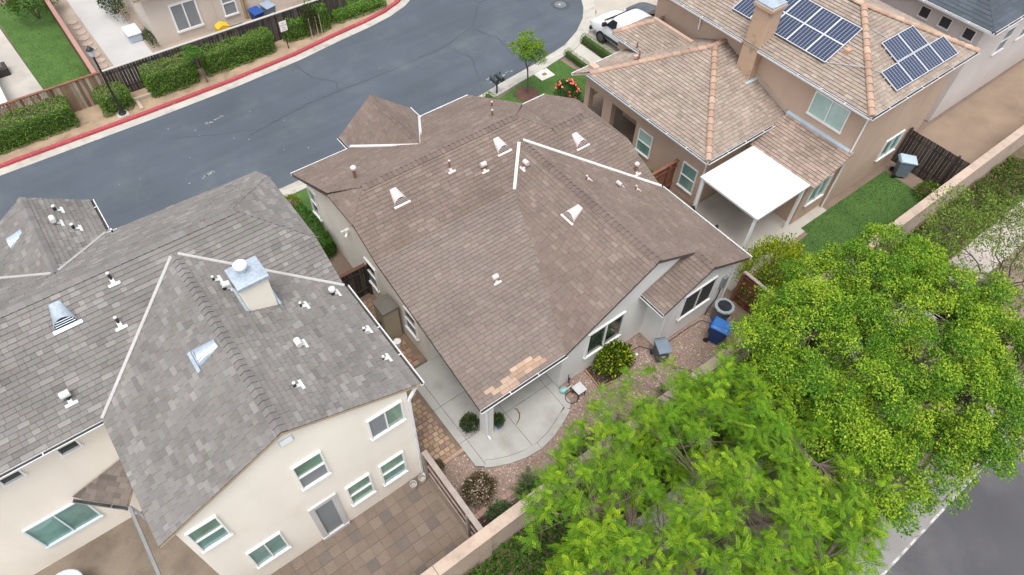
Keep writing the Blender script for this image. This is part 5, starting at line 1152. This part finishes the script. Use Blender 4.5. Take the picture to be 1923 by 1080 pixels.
tree('pale sparse street tree with bare twigs over the footpath', (24.5, .6, .05), (23.6, 1.2, 2.2), (22.6, 1.7, 3.7), (3.2, 2.7, 1.8), 150, 13000, (.06, .11), [(.12, .22, .03), (.10, .17, .03)], [(.28, .36, .05), (.24, .30, .06)], 'leaf', (.25, .5), .075)
tree('young tree with thin trunk and tufted crown on the front lawn', (18.4, 21.95, .05), (18.35, 21.95, 1.65), (18.4, 21.95, 2.45), (.72, .72, .55), 15, 4200, (.06, .10), [(.10, .22, .018), (.08, .17, .018)], [(.24, .36, .03), (.19, .30, .025)], 'leaf', (.24, .38), .04, 'young_tree')
tree('small staked sapling with leaning pale trunk between two hedges', (6.0, 31.82, .1), (5.85, 31.95, 1.25), (5.75, 32.0, 1.6), (.35, .35, .35), 7, 1500, (.05, .09), [(.06, .15, .025), (.08, .18, .03)], [(.10, .22, .035)], 'leaf', (.2, .3), .03, 'sapling')
mring = B().lathe([(.62, .05), (.58, .09), (.25, .11), (.05, .11)], (18.4, 21.95, 0), 22).build('mulch_ring', M('mulch_red', (.12, .06, .045), .95, (40, .4), (2, .2), (45, 1, .03))); tag(mring, 'round ring of brown mulch around the young lawn tree', 'mulch')
# ground cover between wall and footpath
n = 26000
q = np.column_stack([nr.uniform(1.2, 34, n), nr.uniform(3.25, 5.0, n)]); hh = np.array([.22+.30*mnoise.noise(Vector((x*.9, y*1.5, 3))) for x, y in q])
P = np.column_stack([q, np.clip(hh, .03, .6)*nr.uniform(.3, 1, n)])
gcv = palette([(.06, .15, .015), (.085, .19, .02), (.04, .11, .012)], n, .3)
dry = (q[:, 0] > 19) & (nr.random(n) < .5); gcv[dry] = palette([(.17, .17, .05), (.12, .15, .04), (.20, .16, .07)], int(dry.sum()), .25)
stuff(leafmesh('ground_cover', P, rdir(n)+np.array([0, 0, .5]), rdir(n)+np.array([0, 0, 1.]), nr.uniform(.08, .16, n), nr.uniform(.045, .08, n), gcv, LEAF))
n = 9000; q = np.column_stack([nr.uniform(4, 30, n), nr.uniform(-1.4, 3.2, n)]); keep = np.array([mnoise.noise(Vector((x*.6, y*.8, 9))) > -.05 for x, y in q]); q = q[keep]; n = len(q)
stuff(leafmesh('leaf_litter', np.column_stack([q, np.full(n, .105)]), rdir(n)*np.array([1, 1, .3]), rdir(n)*.4+np.array([0, 0, 1.]), nr.uniform(.05, .12, n), nr.uniform(.03, .06, n), palette([(.16, .11, .06), (.10, .13, .03), (.22, .17, .11), (.09, .16, .02)], n, .3), LEAF))

# ================================================================== OBJECTS
# wheeled bins
def bin_(label, x, y, z, ang, mat, lidmat, s=1.0, group=None):
    t = thing('wheeled_bin', label, 'bin', (x, y, z), group); R = Matrix.Translation((x, y, z)) @ Matrix.Rotation(ang, 4, 'Z') @ Matrix.Scale(s, 4)
    def put(b, name, m, par=t, bv=.02):
        b.V = [tuple(R @ Vector(v)) for v in b.V]; o = b.build(name, m, par)
        if bv: bevel(o, bv, 3)
        return o
    b = B(); lo = [(-.22, -.26), (.22, -.26), (.22, .24), (-.22, .24)]; hi = [(-.29, -.36), (.29, -.36), (.29, .36), (-.29, .36)]
    b.add([(a, c, .06) for a, c in lo]+[(a, c, .98) for a, c in hi], [(0, 3, 2, 1), (4, 5, 6, 7), (0, 1, 5, 4), (1, 2, 6, 5), (2, 3, 7, 6), (3, 0, 4, 7)]); body = put(b, 'body', mat, bv=.04)
    b = B(); b.box((-.31, -.38, .93), (.31, .38, .99)); put(b, 'rim', mat, body, .015)
    b = B(); b.add([(-.32, -.41, .99), (.32, -.41, .99), (.32, .36, .99), (-.32, .36, .99), (-.30, -.39, 1.03), (.30, -.39, 1.03), (.31, .33, 1.06), (-.31, .33, 1.06), (-.2, -.2, 1.06), (.2, -.2, 1.06), (.22, .24, 1.085), (-.22, .24, 1.085)],
        [(0, 3, 2, 1), (0, 1, 5, 4), (1, 2, 6, 5), (2, 3, 7, 6), (3, 0, 4, 7), (4, 5, 9, 8), (5, 6, 10, 9), (6, 7, 11, 10), (7, 4, 8, 11), (8, 9, 10, 11)]); lid = put(b, 'lid', lidmat, bv=.012)
    b = B(); b.tube([(-.26, .42, 1.0), (.26, .42, 1.0)], .018, 8); put(b, 'handle', mat, bv=0)
    for sx in (-1, 1):
        b = B(); b.tube([(sx*.25, .30, .11), (sx*.31, .30, .11)], .11, 16); put(b, 'wheel', BLACK, bv=0)
    b = B(); b.box((-.10, -.325, .55), (.10, -.305, .70)); put(b, 'label_plate', M('bin_label', (.6, .6, .62), .5), body, 0)
    return t
BG = M('bin_grey', (.085, .105, .13), .45, (40, .04), (2, .08)); BGL = M('bin_grey_lid', (.17, .215, .27), .42, (40, .04), (2, .1)); BB = M('bin_blue', (.012, .045, .17), .45, (40, .04), (2, .08)); BBL = M('bin_blue_lid', (.03, .14, .42), .42, (40, .04), (2, .08))
bin_('grey wheeled bin standing on gravel at the bump out corner', 12.72, 6.98, 0, rad(-25), BG, BGL, .80)
bin_('bright blue wheeled bin standing on gravel under the tree', 14.95, 6.30, 0, rad(20), BB, BBL, .92)
bin_('dark blue wheeled bin by the cream house across the street', 10.2, 34.9, .1, rad(10), BB, M('bin_deep_blue_lid', (.02, .07, .28), .45), .95)
bin_('blue grey wheeled bin beside the dark blue bin across the street', 10.95, 35.1, .1, rad(12), MATS['bin_grey_lid'], M('bin_pale_lid', (.26, .32, .40), .45), .95)
bin_('blue grey wheeled bin near the dark brown fence', 28.55, 7.45, 0, rad(40), BGL, M('bin_light_lid', (.42, .52, .62), .45), .95)
# air conditioner: tapered grey unit with round grille
ac = thing('air_conditioner', 'dark grey air conditioner with round black top grille by the house wall', 'air conditioner', (15.75, 6.78, 0))
b = B(); b.lathe([(.30, .03), (.32, .05), (.345, .78), (.36, .80)], (15.78, 6.85, 0), 8); bevel(b.build('body', M('ac_grey', (.10, .12, .135), .5, (60, .08), (3, .1)), ac), .02)
b = B(); V = []
for r_, z_ in ((.37, .80), (.385, .83), (.37, .87), (.27, .88), (.26, .84)): V.append((r_, z_))
b.lathe(V, (15.78, 6.85, 0), 10); b.build('top_rim', M('ac_top', (.28, .315, .335), .45, (30, .06), (3, .1)), ac)
B().lathe([(.255, .83), (.255, .885), (.05, .89)], (15.78, 6.85, 0), 24).build('fan_well', M('ac_dark', (.02, .024, .028), .25), ac)
for k in range(4):
    r_ = .06+.055*k; pth = [(15.78+r_*math.cos(q_), 6.85+r_*math.sin(q_), .90) for q_ in [2*math.pi*i/24 for i in range(25)]]; B().tube(pth, .005, 4, cap=False).build('grille_ring', BLACK, ac)
B().obox((15.62, 6.49, .35), (.18, -.02, 0), (0, 0, .22), (0, -.01, 0)).build('label_plate', MATS['bin_label'], ac)
# garden hose and irrigation lines
HB = M('hose_black', (.02, .02, .022), .5)
hp = [(9.12+.24*math.cos(a), 7.62+.22*math.sin(a), .02+.012*(a/6.28)) for a in [i*.35 for i in range(40)]]
o = B().tube(hp + [(9.3, 7.9, .1), (9.35, 8.12, .3), (9.4, 8.19, .5)], .014, 6).build('garden_hose', HB); tag(o, 'black garden hose coiled on gravel beside the small side table', 'hose')
o = B().tube([(11.6, 8.12, .02), (12.0, 7.8, .03), (12.5, 7.75, .03), (12.8, 7.3, .03), (12.95, 7.25, .02)], .018, 6).build('garden_hose', HB); tag(o, 'black hose lying from the yellow bush to the bump out corner', 'hose')
o = B().tube([(13.0, 7.28, .02), (14.5, 7.26, .03), (15.2, 7.2, .04), (15.5, 6.7, .03)], .014, 6).build('drain_line', HB); tag(o, 'thin black line running along the wall base to the air conditioner', 'pipe')
o = B().lathe([(.02, 0), (.05, .02), (.055, .06), (.03, .09)], (12.15, 7.55, 0), 10).build('white_ball', WHITE); tag(o, 'small white ball lying on gravel in the wall corner', 'ball')
# water tap on the wall
tp = thing('garden_tap', 'dark garden tap on a bent pipe by the patio corner', 'tap', (9.42, 8.1, 0)); B().tube([(9.42, 8.15, 0), (9.42, 8.14, .35), (9.36, 8.05, .48), (9.30, 8.02, .60)], .02, 6).build('pipe', BLACK, tp); B().lathe([(.03, 0), (.035, .04), (.01, .06)], (9.45, 8.12, .3), 8).build('valve', GALV, tp)
# side table
st = thing('side_table', 'small square side table with pale grey top on gravel', 'table', (9.38, 7.59, 0))
TG_ = M('table_top_grey', (.52, .53, .55), .5, (30, .05), (3, .08)); bevel(B().box((9.19, 7.40, .42), (9.57, 7.78, .45)).build('table_top', TG_, st), .008); B().box((9.21, 7.42, .38), (9.55, 7.76, .42)).build('apron', BLACK, st)
for x in (9.23, 9.53):
    for y in (7.44, 7.74): B().tube([(x, y, 0), (x, y, .40)], .015, 6).build('leg', BLACK, st)
# watering can
wc = thing('watering_can', 'pale turquoise watering can beside the patio edge', 'watering can', (9.0, 7.98, .03)); TQ = M('turquoise_plastic', (.27, .50, .49), .5, (20, .1), (4, .1))
B().lathe([(.10, .03), (.12, .06), (.115, .20), (.07, .24)], (9.03, 7.98, 0), 14, 1.25, .9).build('body', TQ, wc); B().tube([(9.14, 7.95, .08), (9.26, 7.92, .2), (9.30, 7.91, .24)], [.025, .016, .03], 8).build('spout', WMETAL, wc); B().tube([(8.95, 7.98, .22), (9.03, 7.98, .33), (9.12, 7.98, .23)], .012, 6).build('handle', TQ, wc)
# planting bed edging by the bush
for k, (a, b_) in enumerate((((10.18, 8.18), (10.10, 7.34)), ((10.14, 7.32), (10.75, 7.20)))):
    A_, B_ = Vector((*a, 0)), Vector((*b_, 0)); o = B().obox(A_, B_-A_, (.06, .03, 0), (0, 0, .08)).build('timber_edging', WOODT); tag(o, ('timber edging running out from the rear wall' if k == 0 else 'timber edging in front of the yellow bush'), 'edging')
sheet('bush_bed', [(10.2, 8.2), (10.16, 7.36), (10.7, 7.25), (11.9, 7.3), (11.9, 8.2)], .006, MATS['mulch'])
# pots
pt = thing('potted_plant', 'green plant in a square blue pot at the column foot', 'potted plant', (6.42, 8.24, .03))
b = B(); b.add([(6.34, 8.16, .034), (6.50, 8.16, .034), (6.50, 8.32, .034), (6.34, 8.32, .034), (6.29, 8.11, .33), (6.55, 8.11, .33), (6.55, 8.37, .33), (6.29, 8.37, .33)], [(0, 3, 2, 1), (4, 5, 6, 7), (0, 1, 5, 4), (1, 2, 6, 5), (2, 3, 7, 6), (3, 0, 4, 7)]); bevel(b.build('pot', M('blue_glaze', (.02, .06, .16), .25, (10, .2), (3, .2)), pt), .01)
n = 420; d = rdir(n); d[:, 2] = np.abs(d[:, 2]); P = np.array([6.42, 8.28, .46])+d*np.array([.20, .20, .26])*nr.uniform(.4, 1, n)[:, None]
leafmesh('foliage', P, d+rdir(n)*.5, d+rdir(n)*.5, nr.uniform(.07, .13, n), .035, palette([(.06, .12, .02), (.09, .16, .03), (.05, .09, .02)], n), LEAF, pt)
for x, l in ((3.05, 'cylindrical clear plastic pot near the cream house wall'), (3.38, 'cylindrical clear plastic pot under the downspout')):
    o = B().lathe([(.09, .0), (.11, .01), (.12, .20), (.10, .20), (.09, .05)], (x, 8.2, .012), 16).build('plastic_pot', M('clear_plastic', (.42, .39, .36), .3, (20, .1), (4, .1))); tag(o, l, 'pot')
o = B().tube([(6.95, 7.95, .05), (7.15, 8.05, .055), (7.28, 8.2, .06), (7.30, 8.38, .06), (7.25, 8.45, .06)], [.012, .02, .022, .016, .01], 6); o.tube([(7.29, 8.3, .06), (7.32, 8.42, .07)], [.012, .006], 5)
o = o.build('fallen_branch', M('branch_red', (.20, .09, .06), .8)); tag(o, 'curved reddish branch lying on the concrete patio', 'branch')
# storage cabinet and bucket in the side yard
sc = thing('storage_cabinet', 'tall tan storage cabinet with dark grey top against the side wall', 'cabinet', (5.5, 13.65, 0))
CB = M('cabinet_tan', (.36, .30, .22), .6, (20, .05), (2, .08)); bevel(B().box((5.22, 13.30, .03), (5.80, 13.98, 1.72)).build('body', CB, sc), .01); bevel(B().box((5.18, 13.26, 1.72), (5.83, 14.02, 1.80)).build('top', M('cabinet_top', (.13, .12, .105), .6, (20, .08), (2, .1)), sc), .01)
for y0 in (13.32, 13.65): d_ = B().box((5.20, y0, .10), (5.22, y0+.31, 1.68)).build('door', CB, sc); B().box((5.175, y0+(.26 if y0 < 13.5 else .02), .85), (5.20, y0+(.29 if y0 < 13.5 else .05), 1.0)).build('handle', BLACK, d_)
bk = thing('bucket', 'white plastic bucket on the side path below the cabinet', 'bucket', (5.42, 13.05, .03)); B().lathe([(.10, .03), (.125, .30), (.135, .30), (.135, .33), (.115, .335), (.11, .30)], (5.42, 13.0, 0), 18).build('body', WHITE, bk); B().tube([(5.30, 13.0, .3), (5.32, 13.0, .2), (5.42, 12.88, .17), (5.52, 13.0, .2), (5.54, 13.0, .3)], .006, 5).build('handle', GALV, bk)
# lamp post
lp_ = thing('lamp_post', 'slender black lamp post on a concrete footing at the red kerb', 'lamp post', (1.83, 31.7, .1))
B().box((1.58, 31.45, .09), (2.08, 31.95, .15)).build('footing', CONCW, lp_); b = B(); b.lathe([(.17, .15), (.17, .2), (.12, .26), (.075, .5), (.07, .55), (.05, .6), (.042, 3.15), (.06, 3.2)], (1.83, 31.7, 0), 14); b.build('pole', BLACK, lp_)
b = B(); b.lathe([(.07, 3.2), (.11, 3.25), (.14, 3.5), (.13, 3.52)], (1.83, 31.7, 0), 8); b.build('lantern', M('lantern_glass', (.55, .60, .62), .2), lp_); B().lathe([(.17, 3.52), (.12, 3.6), (.03, 3.68), (.015, 3.74)], (1.83, 31.7, 0), 8).build('lantern_roof', BLACK, lp_)
# sign
sg = thing('parking_sign', 'white no parking sign with red lettering on a black post', 'sign', (10.55, 32.2, .1)); B().box((10.53, 32.19, .08), (10.57, 32.23, 1.62)).build('post', BLACK, sg)
pl = B().box((10.36, 32.165, 1.12), (10.74, 32.18, 1.66)).build('sign_plate', WHITE, sg); B().box((10.36, 32.182, 1.10), (10.74, 32.188, 1.68)).build('backing_plate', BLACK, sg)
RT = M('sign_red', (.50, .02, .04), .6)
def text(s, loc, size, mat, parent, rot=(rad(90), 0, 0), name='lettering'):
    c = bpy.data.curves.new(name, 'FONT'); c.body = s; c.size = size; c.align_x = 'CENTER'; c.align_y = 'CENTER'; c.extrude = .001; c.resolution_u = 2
    tmp = bpy.data.objects.new(name, c); COL.objects.link(tmp); bpy.context.view_layer.update()
    me = bpy.data.meshes.new_from_object(tmp.evaluated_get(bpy.context.evaluated_depsgraph_get())); bpy.data.objects.remove(tmp)
    me.transform(Matrix.Translation(loc) @ (Matrix.Rotation(rot[2], 4, 'Z') @ Matrix.Rotation(rot[0], 4, 'X'))); me.materials.clear(); me.materials.append(mat); return link(bpy.data.objects.new(name, me), parent)
for s_, z_, h_ in (('NO', 1.56, .10), ('PARKING', 1.44, .085), ('FIRE', 1.31, .09), ('LANE', 1.20, .09)): text(s_, (10.55, 32.163, z_), h_, RT, pl)
text('NO PARKING', (8.05, 31.283, .06), .075, M('stencil_white', (.75, .73, .72), .8), kerb)
# mailboxes
mb = thing('mailbox_post', 'pair of black mailboxes on a single black post by the kerb', 'mailbox', (17.18, 22.83, .05)); B().box((17.15, 22.80, .03), (17.21, 22.86, .80)).build('post', BLACK, mb); B().box((16.95, 22.78, .78), (17.45, 22.9, .83)).build('cross_arm', BLACK, mb)
MBX = M('mailbox_dark', (.045, .06, .065), .4, (30, .1), (3, .1))
for x in (17.02, 17.36):
    b = B(); V = []
    for y in (22.58, 23.08):
        for k in range(9): tt_ = math.pi*k/8; V.append((x+.10*math.cos(tt_), y, .97+.10*math.sin(tt_)))
        V += [(x-.10, y, .83), (x+.10, y, .83)]
    b.add(V, [(i, (i+1) % 11, 11+(i+1) % 11, 11+i) for i in range(11)]+[tuple(range(10, -1, -1)), tuple(range(11, 22))]); bx_ = b.build('mailbox', MBX, mb); B().box((x+.105, 22.95, .95), (x+.115, 23.03, 1.12)).build('flag', BLACK, bx_); B().box((x-.09, 23.08, .84), (x+.09, 23.095, 1.04)).build('door', MBX, bx_)
# utility lid
ul = thing('utility_pad', 'square white concrete pad with a small dark lid in the lawn', 'utility cover', (20.1, 22.7, .05)); bevel(B().box((19.68, 22.34, .03), (20.55, 23.06, .085)).build('pad', M('pad_white', (.55, .53, .48), .9, (40, .06), (2, .08)), ul), .01); B().box((20.0, 22.6, .085), (20.25, 22.8, .093)).build('lid', M('lid_rust', (.24, .15, .10), .8, (20, .3), (5, .2)), ul)
# yellow toy box and door mat by the far house
o = B().prism([(8.1, 35.3, .1), (8.75, 35.3, .1), (8.75, 35.3, .48), (8.42, 35.3, .62), (8.1, 35.3, .48)], (0, .5, 0)).build('yellow_crate', M('yellow_plastic', (.65, .42, .03), .5, (20, .1), (4, .1))); tag(o, 'small yellow plastic crate behind the dark weathered fence', 'crate')
o = B().box((8.85, 35.2, .11), (9.6, 35.8, .15)).build('door_mat', M('mat_dark', (.05, .05, .06), .9)); tag(o, 'dark mat on the ground beside the yellow crate', 'mat')
for k, x in enumerate((9.9, 10.05)): o = B().box((x, 36.0, .1), (x+.1, 36.1, 2.2)).build('timber_plank', M('plank_tan', (.40, .29, .16), .8, (20, .2), (2, .15))); tag(o, 'upright tan plank leaning on the cream house wall', 'plank', 'planks beside the far window')
# blurred dark barbecue on the far slab
bq = thing('fire_pit', 'dark square fire pit table on the pale slab across the street', 'fire pit', (-1.9, 38.2, .1)); bevel(B().box((-2.2, 37.9, .1), (-1.55, 38.6, .5)).build('body', M('pit_dark', (.04, .035, .033), .7), bq), .03); B().box((-2.05, 38.05, .5), (-1.7, 38.45, .53)).build('lid', M('pit_lid', (.09, .08, .075), .6), bq)
gcb = thing('garden_cart', 'pale blue grey covered box on the garden walk across the street', 'storage box', (4.5, 37.6, .1)); bevel(B().box((4.1, 37.2, .11), (4.75, 38.2, .5)).build('body', M('box_blue', (.42, .50, .58), .6, (10, .1), (3, .1)), gcb), .04); bevel(B().box((4.06, 37.16, .5), (4.79, 38.24, .58)).build('lid', M('box_pale', (.60, .63, .68), .6), gcb), .03)
# chair-like dark set under the white cover
for k, (x, y, lb) in enumerate(((18.35, 10.7, 'dark garden chair close to the corner of the tan house wall'), (18.3, 9.4, 'dark garden chair out on the terrace beside the white patio cover'))):
    t = thing('garden_chair', lb, 'chair', (x, y, 0), 'dark chairs by the patio cover')
    B().box((x-.28, y-.28, .38), (x+.28, y+.28, .46)).build('seat', BLACK, t); B().obox((x-.28, y+.2, .46), (.56, 0, 0), (0, .07, 0), (0, .12, .5)).build('backrest', BLACK, t)
    for sx in (-.24, .24):
        for sy in (-.24, .24): B().tube([(x+sx, y+sy, 0), (x+sx, y+sy, .4)], .02, 6).build('leg', BLACK, t)
tb = thing('patio_table', 'pale table top seen at the corner of the brown neighbour patio', 'table', (-6.0, 10.6, 0)); B().lathe([(.5, .70), (.52, .72), (.5, .745)], (-6.3, 11.2, 0), 24).build('table_top', M('pale_table', (.50, .53, .57), .4), tb); B().tube([(-6.3, 11.2, 0), (-6.3, 11.2, .7)], .05, 8).build('pedestal', BLACK, tb)
# ------------------------------------------------------------------ vehicles
def loft(name, rings, mat, parent, sub=1):
    n = len(rings[0]); V = [p for r in rings for p in r]; F = [(i*n+k, i*n+(k+1) % n, (i+1)*n+(k+1) % n, (i+1)*n+k) for i in range(len(rings)-1) for k in range(n)] + [tuple(range(n-1, -1, -1)), tuple(range((len(rings)-1)*n, len(rings)*n))]
    o = mesh(name, V, F, mat, parent, smooth=True)
    if sub: m = o.modifiers.new('s', 'SUBSURF'); m.levels = m.render_levels = sub
    return o
def ring(xc, y, wb, wm, wt, zb, zm_, zt): return [(xc-wb, y, zb), (xc-wm, y, zb+.25), (xc-wm, y, zm_), (xc-wt, y, zt-.06), (xc-wt+.14, y, zt), (xc+wt-.14, y, zt), (xc+wt, y, zt-.06), (xc+wm, y, zm_), (xc+wm, y, zb+.25), (xc+wb, y, zb)]
CARW = M('van_white', (.80, .81, .82), .22, (10, .0), (1, .02), spec=.6); CARG = M('car_window', (.012, .014, .016), .05, (5, .1), (1, .1), spec=.8); RUB = M('tyre', (.018, .018, .018), .85); TRIMB = M('bumper_black', (.035, .05, .055), .6)
van = thing('parked_van', 'white panel van parked on the driveway nose towards the street', 'van', (25.35, 21.6, .04)); xc = 25.38
st_ = [(24.28, .70, .74, .66, .42, .62, .78), (24.20, .80, .86, .78, .30, .80, .98), (23.75, .84, .92, .84, .26, .98, 1.14), (23.35, .86, .93, .84, .26, 1.08, 1.26), (22.75, .87, .94, .80, .26, 1.12, 1.72), (22.45, .87, .94, .78, .26, 1.12, 1.92), (21.9, .87, .94, .78, .26, 1.12, 1.98), (20.5, .87, .94, .78, .26, 1.12, 1.99), (19.8, .86, .93, .77, .28, 1.12, 1.97), (19.7, .80, .88, .72, .34, 1.12, 1.90)]
loft('body', [ring(xc, *s) for s in st_], CARW, van)
b = B(); b.add([(xc-.86, 23.28, 1.30), (xc-.80, 22.62, 1.83), (xc+.80, 22.62, 1.83), (xc+.86, 23.28, 1.30)], [(0, 3, 2, 1)]); ws = b.build('windscreen', CARG, van); sm = ws.modifiers.new('t', 'SOLIDIFY'); sm.thickness = .02
for sx in (-1, 1):
    x = xc+sx*.945
    b = B(); b.prism([(x, 23.0, 1.20), (x, 22.25, 1.20), (x-sx*.105, 22.30, 1.66), (x-sx*.10, 22.62, 1.66)], (sx*.014, 0, .004)); b.build('side_window', CARG, van)
    b = B(); b.obox((x-.012*sx, 23.0, .52), (0, -3.2, 0), (sx*.03, 0, 0), (0, 0, .16)); b.build('side_moulding', TRIMB, van)
    b = B(); b.obox((x-.01*sx, 22.28, 1.02), (0, -.16, 0), (sx*.03, 0, 0), (0, 0, .04)); b.build('door_handle', BLACK, van)
    b = B(); b.obox((x, 23.05, 1.16), (0, -.14, 0), (sx*.22, .05, 0), (0, 0, .22)); bevel(b.build('mirror', BLACK, van), .03)
    b = B(); b.box((x-.18*sx-.12, 24.16, .68), (x-.18*sx+.12, 24.26, .84)); bevel(b.build('headlight', M('lamp_glass', (.5, .52, .55), .15), van), .03)
    for y in (23.25, 20.4):
        wo = B(); wo.tube([(x-sx*.20, y, .36), (x+sx*.012, y, .36)], .335, 24); w_ = wo.build('wheel', RUB, van); B().tube([(x+sx*.0, y, .36), (x+sx*.022, y, .36)], .20, 18).build('rim', M('rim_dark', (.09, .09, .095), .4), w_)
b = B(); b.box((xc-.84, 24.18, .28), (xc+.84, 24.32, .50)); bevel(b.build('bumper', TRIMB, van), .04)
b = B(); b.box((xc-.45, 24.20, .55), (xc+.45, 24.30, .70)); bevel(b.build('grille', BLACK, van), .02)
car = thing('parked_car', 'dark grey car parked on the driveway beside the white van', 'car', (27.6, 22, .04)); xc = 27.7; CARD = M('car_dark', (.035, .045, .06), .22, (10, .0), (1, .03), spec=.6)
st_ = [(24.3, .66, .70, .60, .40, .55, .66), (24.1, .78, .84, .72, .28, .66, .80), (23.2, .82, .88, .78, .24, .80, .94), (22.75, .83, .89, .72, .24, .86, 1.02), (22.0, .83, .89, .62, .24, .88, 1.38), (21.4, .83, .89, .60, .24, .88, 1.45), (20.8, .83, .89, .62, .24, .88, 1.40), (20.3, .82, .88, .70, .24, .88, 1.08), (19.95, .78, .84, .70, .28, .82, .98), (19.75, .70, .74, .6, .36, .7, .86)]
loft('body', [ring(xc, *s) for s in st_], CARD, car)
b = B(); b.add([(xc-.70, 22.68, 1.08), (xc-.58, 22.02, 1.39), (xc+.58, 22.02, 1.39), (xc+.70, 22.68, 1.08)], [(0, 3, 2, 1)]); b.build('windscreen', CARG, car).modifiers.new('t', 'SOLIDIFY').thickness = .02
for sx in (-1, 1):
    x = xc+sx*.89
    b = B(); b.prism([(x-sx*.02, 22.45, .96), (x-sx*.02, 20.3, .96), (x-sx*.23, 20.65, 1.30), (x-sx*.23, 21.95, 1.32)], (sx*.012, 0, .01)); b.build('side_window', CARG, car)
    for y in (23.3, 20.3):
        wo = B(); wo.tube([(x-sx*.2, y, .33), (x+sx*.01, y, .33)], .31, 22); w_ = wo.build('wheel', RUB, car); B().tube([(x, y, .33), (x+sx*.02, y, .33)], .2, 16).build('rim', GALV, w_)
    b = B(); b.box((x-.2*sx-.12, 24.06, .58), (x-.2*sx+.12, 24.18, .70)); bevel(b.build('headlight', MATS['lamp_glass'], car), .02)
